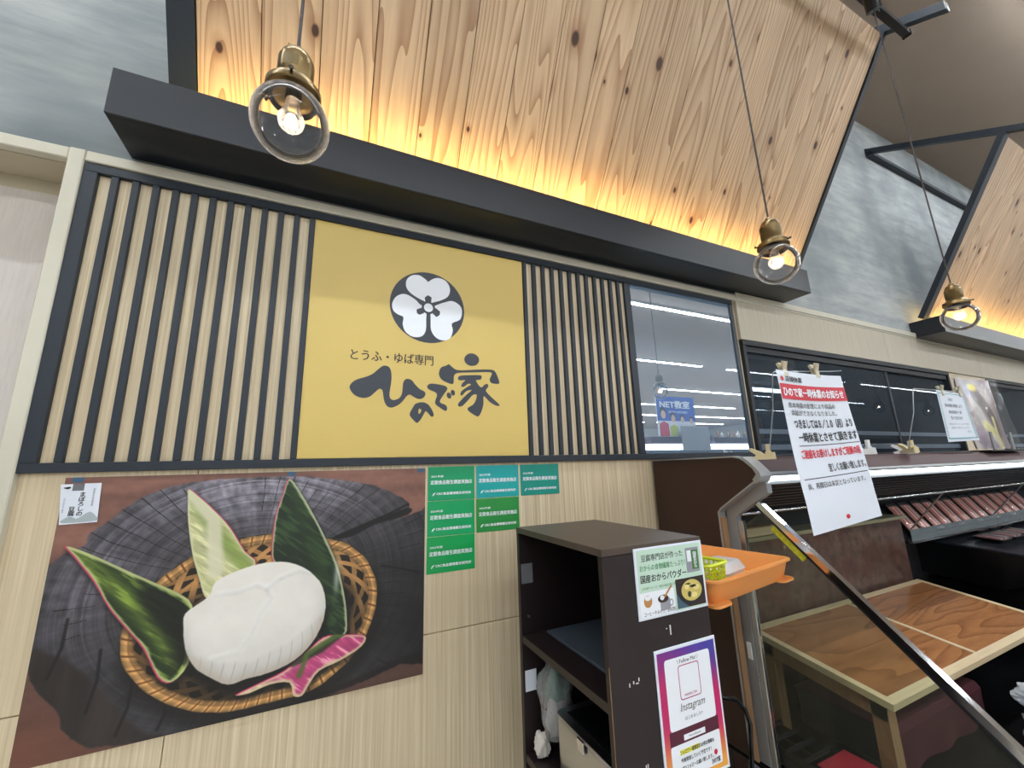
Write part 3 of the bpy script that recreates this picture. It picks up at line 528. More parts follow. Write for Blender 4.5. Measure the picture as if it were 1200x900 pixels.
# ---- ceiling strip lights
def strip(x0, x1, y, label, z=4.86):
    t = thing('strip_light', label, 'light', ((x0+x1)/2, y, z), group='ceiling strip lights')
    part(t, 'housing', B().box(x0, x1, y-0.05, y+0.05, z+0.012, 4.919, 0.004), M['white_plastic'])
    part(t, 'diffuser', B().box(x0+0.01, x1-0.01, y-0.035, y+0.035, z, z+0.011), M['strip'])
ORN = ['first', 'second', 'third', 'fourth', 'fifth', 'sixth', 'seventh']; row_n = 0
for y, offs in ((-1.2, 4.1), (-4.4, 4.15), (-7.9, 4.15), (-11.45, 4.5), (-15.1, 6.6), (-18.8, 4.3), (-22.4, 6.0)):
    for k in range(-2, 4):
        a = offs+k*8.9
        if a+7.6 < 33.5 and a > -13.5: strip(a, a+7.6, y, 'white strip light, %s from the left in the %s ceiling row from the sign wall' % (ORN[k+2], ORN[row_n]))
    row_n += 1
# ================================================================= TOFU PHOTO POSTER
def vnoise(X, Y, sx, sy, oct=4, seed=0):
    rg = np.random.RandomState(seed); out = np.zeros_like(X); amp = 1.0; tot = 0
    for o in range(oct):
        g = rg.rand(64, 64); gx = X*sx*2**o % 63; gy = Y*sy*2**o % 63
        i = gx.astype(int); j = gy.astype(int); fx = gx-i; fy = gy-j; fx = fx*fx*(3-2*fx); fy = fy*fy*(3-2*fy); i2 = (i+1) % 64; j2 = (j+1) % 64
        out += amp*((g[i, j]*(1-fx)+g[i2, j]*fx)*(1-fy)+(g[i, j2]*(1-fx)+g[i2, j2]*fx)*fy); tot += amp; amp *= 0.5
    return out/tot
def sdf(X, Y, poly, sm=3):
    P = np.array(smooth_poly(poly, sm) if sm else poly); d = np.full(X.shape, 1e9); ins = np.zeros(X.shape, bool)
    for k in range(len(P)):
        a = P[k]; b = P[(k+1) % len(P)]; ex, ey = b-a; wx = X-a[0]; wy = Y-a[1]
        t = np.clip((wx*ex+wy*ey)/(ex*ex+ey*ey+1e-12), 0, 1); d = np.minimum(d, (wx-ex*t)**2+(wy-ey*t)**2)
        c = ((a[1] > Y) != (b[1] > Y)) & (X < (b[0]-a[0])*(Y-a[1])/((b[1]-a[1]) if abs(b[1]-a[1]) > 1e-12 else 1e-12)+a[0]); ins ^= c
    d = np.sqrt(d); return np.where(ins, -d, d)
def pdist(X, Y, pts):
    d = np.full(X.shape, 1e9); tt = np.zeros(X.shape); P = np.array(pts); n = len(P)-1
    for k in range(n):
        a = P[k]; b = P[k+1]; e = b-a; t = np.clip(((X-a[0])*e[0]+(Y-a[1])*e[1])/(e@e), 0, 1)
        q = (X-a[0]-e[0]*t)**2+(Y-a[1]-e[1]*t)**2; m = q < d; d = np.where(m, q, d); tt = np.where(m, (k+t)/n, tt)
    return np.sqrt(d), tt
def sstep(a, b, x): t = np.clip((x-a)/(b-a), 0, 1); return t*t*(3-2*t)
def lin(c):
    c = np.clip(c/255.0, 0, 1); return np.where(c <= 0.04045, c/12.92, ((c+0.055)/1.055)**2.4)
def over(img, col, a):
    col = np.array(col, float); return img*(1-a[..., None])+(col if col.ndim == 3 else col[None, None, :])*a[..., None]
def colour_grid(root, name, x0, x1, z0, z1, y, nx, ny, paint, mm, w=None, h=None, frame=None):
    """flat print: dense grid whose vertex colours are the printed ink; paint(X, Y) in metres from the top left"""
    w = w or (x1-x0); h = h or (z1-z0)
    X, Y = np.meshgrid(np.linspace(0, w, nx), np.linspace(0, h, ny)); rgb = paint(X, Y)
    if frame is None: Px = x0+X/w*(x1-x0); Pz = z1-Y/h*(z1-z0); co = np.stack([Px, np.full_like(Px, y), Pz], -1).reshape(-1, 3)
    else: co = np.array([frame(a/w, b/h) for a, b in zip(X.ravel(), Y.ravel())])
    im = np.array(inv_of(root)); co = co@im[:3, :3].T+im[:3, 3]
    me = bpy.data.meshes.new(name); nf = (nx-1)*(ny-1); idx = np.arange(nx*ny).reshape(ny, nx)
    q = np.stack([idx[:-1, :-1], idx[1:, :-1], idx[1:, 1:], idx[:-1, 1:]], -1).reshape(-1)
    me.vertices.add(nx*ny); me.vertices.foreach_set('co', co.astype(np.float32).ravel()); me.loops.add(nf*4); me.loops.foreach_set('vertex_index', q.astype(np.int32))
    me.polygons.add(nf); me.polygons.foreach_set('loop_start', np.arange(0, nf*4, 4, dtype=np.int32)); me.polygons.foreach_set('loop_total', np.full(nf, 4, dtype=np.int32)); me.update(calc_edges=True)
    ca = me.color_attributes.new('print', 'FLOAT_COLOR', 'POINT'); a = np.ones((nx*ny, 4), np.float32); a[:, :3] = lin(rgb).reshape(-1, 3); ca.data.foreach_set('color', a.ravel())
    return part(root, name, me, mm)
M['poster_print'] = printed('poster_print', 0.42); M['card_print'] = printed('card_print', 0.3)
def paint_tofu(X, Y):
    n1 = vnoise(X, Y, 9, 9, 5, 1); n2 = vnoise(X, Y, 60, 60, 3, 2); n3 = vnoise(X, Y, 4, 26, 4, 3)
    img = np.ones(X.shape+(3,))*np.array([112, 78, 68.]); img *= (0.72+0.5*n3+0.15*n2)[..., None]
    img = img*(1.12-0.38*sstep(0.1, 0.75, Y)[..., None]); img = over(img, (128, 74, 56), sstep(0.5, 0.72, Y)*sstep(0.35, 0.0, X)*0.6)
    # charred tree slice
    d = sdf(X, Y, T['stump']); a = sstep(0.003, -0.003, d+0.006*(n2-0.5))
    cx, cy = 0.50, 0.36; dx = X-cx; dy = (Y-cy)*1.25; th = np.arctan2(dy, dx); rr = np.hypot(dx, dy)+0.03*(vnoise(X, Y, 3, 3, 2, 7)-0.5)
    ring = 3.2*(vnoise(rr, Y*0+0.3+th*0.02, 150, 1.0, 2, 40)-0.5)*(0.4+0.9*vnoise(X, Y, 16, 16, 3, 41)); rad = 1.6*(vnoise(th*2.2+8, rr*5, 9, 1.5, 3, 42)-0.5)*2; rad2 = np.abs(np.sin(th*31+4*vnoise(X, Y, 4, 4, 3, 18)))
    lit = np.exp(-(((X-0.50)/0.42)**2+((Y-0.02)/0.17)**2))*1.0+0.5*np.exp(-(((X-0.08)/0.16)**2+((Y-0.30)/0.16)**2))
    base = 36+30*n1+132*lit*(0.35+0.65*n2); g = base+(10+34*lit)*ring+(7+14*lit)*rad; g = g*(1-0.75*(rad2 < 0.09)*sstep(0.1, 0.2, rr)*(vnoise(X, Y, 7, 7, 2, 19) > 0.45)); g = np.clip(g, 8, 225)
    sh = np.stack([g*0.98, g*0.95, g*1.04], -1); img = over(img, sh, a)
    ds = sdf(X, Y, T['side']); s = sstep(0.006, -0.01, ds)*a; gs = 22+34*vnoise(X, Y, 26, 5, 4, 9)*sstep(0.9, 0.2, X)
    img = over(img, np.stack([gs*1.15, gs*0.95, gs*0.9], -1), s*0.9)
    rgt = sstep(0.75, 1.0, X)*sstep(0.2, 0.5, Y)*a; img = over(img, (20, 18, 22), rgt*0.55)
    img = over(img, (10, 9, 11), sstep(0.003, -0.003, sdf(X, Y, T['crack']))*0.9)
    for (x1, y1, x2, y2) in ((0.06, 0.38, 0.04, 0.52), (0.14, 0.47, 0.13, 0.62), (0.22, 0.56, 0.20, 0.69), (0.30, 0.63, 0.29, 0.70), (0.80, 0.20, 1.0, 0.12), (0.88, 0.34, 1.02, 0.38)):
        dd, _ = pdist(X, Y, [(x1, y1), ((x1+x2)/2+0.008, (y1+y2)/2), (x2, y2)]); img = over(img, (8, 8, 10), sstep(0.006, 0.001, dd)*a*0.8)
    # bamboo basket
    dr = sdf(X, Y, T['rim']); cxb, cyb = 0.52, 0.46; tb = np.arctan2(Y-cyb, X-cxb); dshadow = sdf(X-0.012, Y-0.035, T['rim']); img = over(img, (10, 9, 10), sstep(0.03, -0.02, dshadow)*0.7)
    wall = sstep(0.002, -0.002, dr)
    inner = -dr; wv = 0.5+0.5*np.sin(tb*26)*np.sign(np.sin(inner*95)); wv2 = 0.5+0.5*np.sin(tb*13+inner*120)
    shade = np.clip(0.34+0.66*sstep(0.66, 0.28, Y)*sstep(0.0, 0.12, inner+0.05), 0, 1)
    la = sstep(0.2, 0.45, np.sin(tb*24+inner*150)); lb = sstep(0.2, 0.45, np.sin(tb*24-inner*150)); lat = np.maximum(np.maximum(la*0.95, lb*0.75), 0.9*sstep(0.8, 0.9, np.sin(inner*110)))
    wb_ = np.stack([214*np.ones_like(X), 158*np.ones_like(X), 96*np.ones_like(X)], -1)*(0.10+0.85*lat+0.1*n2)[..., None]*shade[..., None]; img = over(img, wb_, wall)
    img = over(img, (14, 13, 13), wall*sstep(0.05, 0.10, inner)*sstep(0.30, 0.46, Y)*0.96)
    img = over(img, (14, 13, 13), wall*sstep(0.10, 0.16, inner)*sstep(0.12, 0.24, Y)*0.7)
    rim = wall*sstep(-0.0, 0.004, inner)*sstep(0.034, 0.029, inner); prof = np.clip(1-np.abs(inner-0.014)/0.02, 0, 1)
    wrap = np.sin(tb*46+inner*55); rc = np.stack([232*np.ones_like(X), 176*np.ones_like(X), 108*np.ones_like(X)], -1)*(0.50+0.5*prof-0.10*sstep(0.3, -0.5, wrap)*1.6+0.05*n2)[..., None]
    img = over(img, rc, rim); img = over(img, (96, 58, 30), rim*sstep(0.87, 0.97, np.sin(tb*46+inner*55))*0.85); img = over(img, (120, 78, 42), rim*sstep(0.004, 0.0, np.abs(inner-0.02))*0.5)
    # leaves
    def leaf(key, veins, dark, mid, edge, edgew, lite=None, side=(1, 0)):
        nonlocal img
        d = sdf(X, Y, T[key]); a = sstep(0.0015, -0.0015, d); ds = sdf(X-0.006, Y-0.012, T[key]); img = over(img, (12, 12, 12), sstep(0.012, -0.006, ds)*0.6)
        nn = vnoise(X*0.8+Y, Y-X*0.8, 14, 90, 3, 11); c = np.ones(X.shape+(3,))*np.array(dark, float); c = over(c, mid, sstep(0.52, 0.7, nn)*0.6)
        if veins is not None:
            dv, t = pdist(X, Y, veins); c = over(c, lite, sstep(0.035, 0.004, dv)*(0.35+0.5*nn))
        c *= (0.8+0.45*nn)[..., None]; c = over(c, edge[0], sstep(edgew*(1.4+2.2*nn), edgew*0.8, -d)*0.85); lm = sstep(-0.0005, 0.0015, sdf(X-side[0]*0.004, Y-side[1]*0.004, T[key])); c = over(c, edge[1], sstep(edgew*(0.5+1.4*nn), edgew*0.4, -d)*lm); img = over(img, c, a)
    leaf('l2', [T['l2'][0], (0.39, 0.20), (0.47, 0.30)], (200, 202, 148), (228, 222, 190), ((214, 214, 170), (190, 66, 108)), 0.0035, (96, 126, 40), (-1, 0.3))
    dl, _ = pdist(X, Y, [T['l2'][0], (0.365, 0.14), (0.385, 0.30)]); img = over(img, (226, 222, 196), sstep(0.030, 0.01, dl)*sstep(0.002, -0.002, sdf(X, Y, T['l2'])+0.004)*0.85)
    leaf('l3', T['l3v'][:3], (26, 44, 28), (58, 84, 44), ((196, 204, 164), (200, 60, 100)), 0.0040, (44, 66, 34), (1, 0))
    hl = np.exp(-(((X-0.735)/0.01)**2+((Y-0.36)/0.05)**2)); img = over(img, (228, 232, 226), hl*0.6*wall)
    leaf('l1', T['l1v'], (34, 52, 24), (126, 146, 62), ((206, 212, 150), (200, 62, 106)), 0.0045, (126, 150, 60), (1, -0.6))
    dk, _ = pdist(X, Y, [(0.25, 0.34), (0.33, 0.46), (0.36, 0.58)]); img = over(img, (12, 16, 12), sstep(0.07, 0.02, dk)*sstep(0.0, -0.004, sdf(X, Y, T['l1'])+0.012)*0.85)
    # tofu
    dt = sdf(X, Y, T['tofu']); dts = sdf(X-0.008, Y-0.03, T['tofu']); img = over(img, (9, 8, 9), sstep(0.02, -0.02, dts)*wall*0.9)
    a = sstep(0.002, -0.002, dt+0.0015*(n2-0.5)); g = 242-16*sstep(0.42, 0.62, Y)-22*sstep(0.045, 0.0, -dt)*sstep(0.30, 0.60, Y+0.15*(X-0.5))
    g = g-26*sstep(0.02, 0.0, -dt)*sstep(0.38, 0.6, Y)+5*(vnoise(X, Y, 22, 22, 4, 13)-0.5)*2
    df_, _ = pdist(X, Y, T['mid']); side = sstep(0.0, 0.02, Y-np.interp(X, [0.32, 0.42, 0.5, 0.6, 0.7], [0.505, 0.55, 0.565, 0.53, 0.46]))
    rg = np.abs(np.sin(X*105+1.5*np.sin(Y*20))); g = g-side*(10+30*sstep(0.30, 0.0, rg)*(0.4+0.9*n1)); c = np.stack([g*1.0, g*0.985, g*0.955], -1); c = over(c, (214, 198, 180), side*sstep(0.03, 0.0, -dt)*0.6)
    for k, pp in enumerate(([(0.40, 0.372), (0.45, 0.372), (0.50, 0.358), (0.53, 0.372)], [(0.53, 0.372), (0.545, 0.40), (0.52, 0.44), (0.50, 0.50), (0.47, 0.545), (0.40, 0.55)], [(0.53, 0.372), (0.56, 0.345), (0.62, 0.33), (0.68, 0.345)])):
        dd, _ = pdist(X+0.004*n1, Y+0.006*n1, pp); c = over(c, (206, 202, 197), sstep(0.010, 0.001, dd)*0.5*(0.3+n2)); dd2, _ = pdist(X, Y+0.009, pp); c = over(c, (252, 252, 250), sstep(0.014, 0.002, dd2)*0.4)
    img = over(img, c, a)
    leaf('l4', [(0.48, 0.665), (0.60, 0.60), (0.70, 0.54), (0.83, 0.50)], (196, 74, 126), (236, 190, 200), ((216, 206, 160), (214, 50, 120)), 0.005, (232, 216, 190), (0.5, 1))
    gd2, _ = pdist(X, Y, [(0.62, 0.60), (0.70, 0.575), (0.78, 0.525), (0.85, 0.505)]); img = over(img, (38, 48, 30), sstep(0.016, 0.006, gd2)*sstep(0.002, -0.002, sdf(X, Y, T['l4']))*0.85)
    gd, _ = pdist(X, Y, [(0.64, 0.64), (0.66, 0.58), (0.74, 0.545), (0.80, 0.53)]); img = over(img, (74, 112, 44), sstep(0.012, 0.003, gd)*sstep(0.002, -0.002, sdf(X, Y, T['l4']))*0.8)
    return img
po = thing('tofu_poster', 'wide photo poster of white tofu with leaves in a bamboo basket', 'poster', (-0.15, 0.017, 0.848))
part(po, 'poster_board', B().box(-0.672, 0.3645, 0.0105, 0.0175, 0.848, 1.5675), M['paper'])
colour_grid(po, 'poster_print', -0.672, 0.3645, 0.848, 1.5675, 0.0102, 760, 530, paint_tofu, M['poster_print'], 1.0365, 0.7195)
for x in (-0.645, -0.10, 0.345): part(po, 'tape', B().box(x-0.012, x+0.012, 0.0095, 0.0100, 1.553, 1.5675), M['bluetape'])
tg = thing('product_card', 'small white product card with brush lettering on the poster corner', 'card', (-0.632, 0.010, 1.438))
part(tg, 'card', B().prism([(-0.678, 1.549), (-0.652, 1.549), (-0.652, 1.530), (-0.627, 1.530), (-0.627, 1.550), (-0.591, 1.550), (-0.586, 1.440), (-0.666, 1.438)], 0.0065, 0.0082, 'y'), M['paper'])
part(tg, 'notch', B().box(-0.652, -0.627, 0.0068, 0.0078, 1.530, 1.549), M['tape_grey'])
letters(tg, 'まぼろしの', XZ(0.0058), -0.634, 1.460, 0.014, 0.066, M['ink_black'], 0.02, vertical=True)
letters(tg, '豆腐', XZ(0.0058), -0.652, 1.460, 0.014, 0.026, M['ink_black'], 0.02, vertical=True)
letters(tg, '国産大豆使用', XZ(0.0058), -0.606, 1.485, 0.005, 0.05, M['tape_grey'], 0.0, vertical=True)
letters(tg, 'ひので家', XZ(0.0058), -0.666, 1.470, 0.004, 0.04, M['tape_grey'], 0.0, vertical=True)
part(tg, 'crest_mark', flat([[(-0.671, 1.539), (-0.664, 1.541), (-0.657, 1.542), (-0.655, 1.538), (-0.662, 1.535)]], XZ(0.0058), 2), M['ink_black'])
part(tg, 'ink_hill', flat([[(-0.66, 1.452), (-0.645, 1.460), (-0.632, 1.452), (-0.618, 1.462), (-0.604, 1.470), (-0.590, 1.456), (-0.588, 1.444), (-0.66, 1.442)]], XZ(0.0062), 2), mat('grey_wash', srgb(168, 180, 184), 0.6))

# ================================================================= GREEN INSPECTION STICKERS
def sticker(x0, z1, col, year, label, w=0.193, h=0.131):
    t = thing('inspection_sticker', label, 'sticker', (x0+w/2, 0.017, z1-h))
    y = 0.0155
    part(t, 'sticker_sheet', B().box(x0, x0+w, y, 0.0176, z1-h, z1, 0.0003), mat('sticker_print', col, 0.3, noise=0.06, nscale=12))
    f = XZ(y-0.0004)
    letters(t, year+'年度', f, x0+0.012, z1-0.042, 0.050, 0.009, M['white_print'], 0.02)
    letters(t, '定期食品衛生調査実施店', f, x0+0.010, z1-0.069, 0.172, 0.0165, M['white_print'], 0.022)
    letters(t, 'CRC食品環境衛生研究所', f, x0+0.034, z1-0.110, 0.144, 0.011, M['white_print'], 0.03)
    part(t, 'logo_mark', flat([[(x0+0.017, z1-0.112), (x0+0.021, z1-0.103), (x0+0.031, z1-0.099), (x0+0.029, z1-0.104), (x0+0.024, z1-0.106), (x0+0.027, z1-0.110), (x0+0.022, z1-0.109), (x0+0.020, z1-0.113)]], f, 0), M['white_print'])
G1 = srgb(22, 158, 104); G2 = srgb(26, 168, 168); G3 = srgb(20, 148, 134); G4 = srgb(46, 146, 70)
sticker(0.376, 1.5715, G1, '2021', 'green inspection sticker dated 2021, top left, touching the tofu poster side of the dark frame')
sticker(0.375, 1.4385, srgb(24, 162, 98), '2024', 'green inspection sticker dated 2024, middle of the left column')
sticker(0.374, 1.3055, srgb(28, 164, 88), '2025', 'green inspection sticker dated 2025, lowest of the left column')
sticker(0.578, 1.5715, G2, '2022', 'turquoise inspection sticker dated 2022, top middle under the frame')
sticker(0.576, 1.4375, G4, '2026', 'grass green inspection sticker dated 2026, under the turquoise one')
sticker(0.781, 1.5715, G3, '2023', 'teal inspection sticker dated 2023, top right of the group')

# ================================================================= DARK SHELF CABINET
CX0, CX1, CY0, CY1, CZ = 0.6206, 0.955, -0.749, -0.267, 1.355
cb = thing('shelf_cabinet', 'dark brown open shelf cabinet standing against the pale wall', 'cabinet', ((CX0+CX1)/2, -0.51, 0))
part(cb, 'side_panel', B().box(CX0, CX1, CY0, CY0+0.018, 0.0, CZ-0.0185, 0.001), M['darkwood'])
part(cb, 'side_panel', B().box(CX0, CX1, CY1-0.018, CY1, 0.0, CZ-0.0185, 0.001), M['darkwood'])
part(cb, 'top_panel', B().box(CX0-0.001, CX1, CY0-0.0005, CY1, CZ-0.018, CZ, 0.0012), M['darktop'])
part(cb, 'back_panel', B().box(CX1-0.012, CX1-0.001, CY0+0.0185, CY1-0.0185, 0.02, CZ-0.019), M['darkwood'])
for z in (1.020, 0.69, 0.36, 0.06): part(cb, 'shelf', B().box(CX0+0.002, CX1-0.0125, CY0+0.0185, CY1-0.0185, z-0.022, z, 0.001), M['darkwood'])
part(cb, 'worn_edge', B().box(CX0-0.0008, CX0+0.0, CY0+0.0005, CY0+0.0025, 0.85, 1.10), M['leg_wood'])
part(cb, 'grey_patch', B().box(0.626, 0.668, CY1-0.0195, CY1-0.0183, 1.175, 1.237), M['tape_grey'], label='grey square sticker inside the cabinet')
part(cb, 'shelf_peg', B().tube([(0.645, CY1-0.019, 1.075), (0.645, CY1-0.027, 1.075)], 0.004, 10), M['steel'])
part(cb, 'paper_label', B().box(0.628, 0.668, CY1-0.0195, CY1-0.0183, 0.856, 0.916), M['paper'], label='white label stuck inside the cabinet')
for (x, z, w_, h_) in ((0.812, 1.135, 0.004, 0.022), (0.672, 1.05, 0.003, 0.008), (0.684, 1.054, 0.003, 0.006), (0.692, 1.052, 0.008, 0.003), (0.70, 1.057, 0.003, 0.007), (0.80, 1.15, 0.004, 0.002), (0.70, 0.875, 0.003, 0.014), (0.706, 0.88, 0.002, 0.01)):
    part(cb, 'scuff', B().box(x, x+w_, CY0-0.0006, CY0-0.0001, z, z+h_), M['white_plastic'])
for k in range(2): part(cb, 'tray_bracket', B().box(CX1+0.0005, CX1+0.42, -0.62+0.22*k, -0.605+0.22*k, 1.140, 1.1495, 0.001), M['black'])
solo('rubber_mat', B().box(0.70, 0.925, -0.71, -0.31, 1.0208, 1.030, 0.002), M['mat_blue'], 'slate blue mat lying on the upper shelf of the dark cabinet', 'mat')
# steel food pan, lidless box on its side edge, seen from above
pn = thing('steel_container', 'stainless steel box container with a dark lid in the dark cabinet', 'container', (0.80, -0.52, 0.6905))
def rounded(x0, x1, y0, y1, r, n=5):
    out = []
    for cx_, cy_, a0 in ((x1-r, y1-r, 0), (x0+r, y1-r, 90), (x0+r, y0+r, 180), (x1-r, y0+r, 270)):
        out += [(cx_+r*math.cos(math.radians(a0+90*i/n)), cy_+r*math.sin(math.radians(a0+90*i/n))) for i in range(n+1)]
    return out
def loft(b, loops):
    n = len(loops[0]); V = [p for L in loops for p in L]; F = []
    for i in range(len(loops)-1):
        for k in range(n): F.append((i*n+k, i*n+(k+1) % n, (i+1)*n+(k+1) % n, (i+1)*n+k))
    b.add(V, F); return b
def cap(b, loop): n = len(loop); return b.add(loop, [tuple(range(n))])
def pan(x0, x1, y0, y1, z0, z1, r, b=None, inset=0.0):
    b = b or B(); L = [(r, z0, 0.006), (r, z0+0.006, 0.0), (r, z1-0.004, 0.0), (r, z1, 0.003)]
    loops = [[(x, y, z) for x, y in rounded(x0+i, x1-i, y0+i, y1-i, r-i*0.5)] for _, z, i in L]; loft(b, loops); cap(b, loops[0]); cap(b, loops[-1]); return b
part(pn, 'body', pan(0.665, 0.93, -0.70, -0.405, 0.691, 0.838, 0.022), M['steel'], True)
li = part(pn, 'lid', pan(0.661, 0.934, -0.704, -0.401, 0.8385, 0.850, 0.024), M['steel'], True)
part(li, 'lid_inset', B().box(0.690, 0.905, -0.675, -0.430, 0.8502, 0.8512), M['black'])
part(pn, 'catch', B().box(0.656, 0.6605, -0.56, -0.53, 0.82, 0.848, 0.001), M['chrome'])
def crumple(cx, cy, cz, rx, ry, rz, amp, seed, n=20, pull=None):
    """lumpy closed skin"""
    from mathutils import noise as mn
    bm = bmesh.new(); bmesh.ops.create_icosphere(bm, subdivisions=4, radius=1.0)
    for v in bm.verts:
        p = v.co.copy(); d = mn.noise(p*1.7+Vector((seed, 0, 0)))+0.6*abs(mn.noise(p*4.1+Vector((0, seed, 0))))-0.5*abs(mn.noise(p*7.7+Vector((0, 0, seed))))
        p *= 1+amp*d; q = Vector((p.x*rx, p.y*ry, max(p.z, -0.75)*rz)); v.co = Vector((cx, cy, cz))+q
    return B().bm(bm)
bg = thing('plastic_bag', 'clear plastic bag of folded cloths behind the steel container', 'bag', (0.70, -0.33, 0.70))
part(bg, 'bag_film', crumple(0.704, -0.344, 0.845, 0.058, 0.042, 0.130, 0.28, 3.1), M['plastic'], True)
part(bg, 'green_cloth', crumple(0.712, -0.344, 0.880, 0.035, 0.026, 0.05, 0.4, 8.1), mat('green_cloth', srgb(70, 140, 120), 0.8), True)
part(bg, 'white_cloth', crumple(0.705, -0.344, 0.795, 0.035, 0.026, 0.06, 0.4, 5.1), M['cloth_white'], True)
solo('white_rag', crumple(0.662, -0.320, 0.722, 0.024, 0.022, 0.036, 0.40, 9.3), M['cloth_white'], 'crumpled white rag on the lower shelf at the wall side', 'rag', smooth=True)
solo('paper_bundle', crumple(0.675, -0.715, 0.735, 0.018, 0.012, 0.042, 0.3, 2.3), M['cloth_white'], 'white folded paper beside the steel container at the cabinet front', 'paper', smooth=True)

# ---- okara powder sign
ok_ = thing('powder_sign', 'pale green laminated product sign with soup and cup photos, top of the cabinet side', 'sign', (0.835, CY0, 1.185))
X0, X1, Z0, Z1 = 0.716, 0.952, 1.181, 1.346
part(ok_, 'laminate', B().box(X0, X1, CY0-0.0030, CY0-0.0002, Z0, Z1, 0.0006), M['paper'])
W_, H_ = X1-X0, Z1-Z0
def OF(y): return lambda u, v: (X0+u*W_, y, Z1-v*H_)
def UP(frame):  # text wants y upwards: v measured down from the top
    return lambda x, y: frame(x, y)
def tx(root, s, fr, u, v0, v1, wd, m, bold=0.0, **k):   # text from v1 (bottom) up to v0 (top)
    return letters(root, s, lambda a, b: fr(a, v1-(b-0)*1.0), u, 0, wd, v1-v0, m, bold, **k)
of = OF(CY0-0.0036); og = OF(CY0-0.0033)
def rect(u0, v0, u1, v1): return [(u0, v0), (u1, v0), (u1, v1), (u0, v1)]
part(ok_, 'green_field', flat([rect(0.03, 0.03, 0.97, 0.97)], og, 0), mat('pale_green_print', srgb(196, 222, 206), 0.4))
tx(ok_, '豆腐専門店が作った', of, 0.09, 0.10, 0.20, 0.60, M['ink_black'], 0.012)
tx(ok_, 'おからの食物繊維たっぷり！', of, 0.06, 0.245, 0.335, 0.66, M['green_text'], 0.014)
tx(ok_, '国産おからパウダー', of, 0.06, 0.385, 0.50, 0.66, M['ink_black'], 0.018)
tx(ok_, 'お料理やスープ、毎日の飲み物に混ぜるだけで', of, 0.07, 0.555, 0.595, 0.62, M['green_text'], 0.0)
part(ok_, 'cup_photo', flat([rect(0.03, 0.63, 0.51, 0.97)], OF(CY0-0.0035), 0), M['white_print'])
o2 = OF(CY0-0.0038); o3 = OF(CY0-0.0041); o4 = OF(CY0-0.0044)
tan_ = mat('basket_tan_print', srgb(186, 134, 76), 0.5); dkb = mat('soup_bowl_print', srgb(52, 34, 34), 0.5); soup = mat('miso_print', srgb(204, 186, 104), 0.5); leafp = mat('wakame_print', srgb(60, 66, 40), 0.5); potp = mat('potato_print', srgb(232, 214, 140), 0.5); blu = mat('slate_cloth_print', srgb(66, 92, 112), 0.5); pk = mat('package_green_print', srgb(66, 118, 62), 0.5); grc = mat('cup_shadow_print', srgb(150, 150, 160), 0.5)
part(ok_, 'basket_print', flat([ellipse(0.135, 0.755, 0.055, 0.085, 20)], o2, 0), tan_); part(ok_, 'powder_print', flat([ellipse(0.135, 0.71, 0.042, 0.035, 16)], o3, 0), M['white_print'])
part(ok_, 'cup_print', flat([rect(0.30, 0.76, 0.44, 0.92)], o2, 0), grc); part(ok_, 'coffee_print', flat([ellipse(0.345, 0.755, 0.075, 0.055, 20)], o3, 0), dkb); part(ok_, 'powder_print', flat([ellipse(0.33, 0.74, 0.03, 0.035, 16)], o4, 0), M['white_print'])
part(ok_, 'spoon_print', flat([[(0.35, 0.73), (0.47, 0.585), (0.485, 0.60), (0.37, 0.75)]], o4, 0), tan_); part(ok_, 'handle_print', flat([ellipse(0.455, 0.83, 0.03, 0.05, 16), ellipse(0.455, 0.83, 0.018, 0.034, 16)], o3, 0), grc)
part(ok_, 'bowl_photo', flat([rect(0.54, 0.53, 0.97, 0.95)], of, 0), dkb); part(ok_, 'cloth_print', flat([[(0.54, 0.72), (0.60, 0.84), (0.72, 0.95), (0.54, 0.95)]], o2, 0), blu)
part(ok_, 'bowl_print', flat([ellipse(0.77, 0.73, 0.19, 0.20, 28)], o2, 0), M['ink_black']); part(ok_, 'soup_print', flat([ellipse(0.77, 0.715, 0.155, 0.155, 28)], o3, 0), soup)
for (u, v, a, b) in ((0.70, 0.66, 0.035, 0.04), (0.84, 0.68, 0.05, 0.04), (0.80, 0.79, 0.05, 0.04)): part(ok_, 'tofu_print', flat([ellipse(u, v, a, b, 12)], o4, 0), potp)
for (u, v, a, b) in ((0.73, 0.77, 0.028, 0.045), (0.79, 0.66, 0.05, 0.02), (0.72, 0.62, 0.04, 0.015)): part(ok_, 'seaweed_print', flat([ellipse(u, v, a, b, 12)], o4, 0), leafp)
part(ok_, 'package_photo', flat([rect(0.735, 0.09, 0.935, 0.46)], of, 0), grc); part(ok_, 'package_print', flat([rect(0.82, 0.13, 0.925, 0.42)], o2, 0), pk); part(ok_, 'package_print', flat([rect(0.755, 0.13, 0.818, 0.30)], o2, 0), M['white_print'])
letters(ok_, '国産おから', lambda a, b: o3(a, 0.40-b), 0.845, 0, 0.055, 0.24, M['white_print'], 0.02, vertical=True)
tx(ok_, 'コーヒーやみそ汁、お料理に', of, 0.07, 0.895, 0.955, 0.46, M['ink_black'], 0.012)
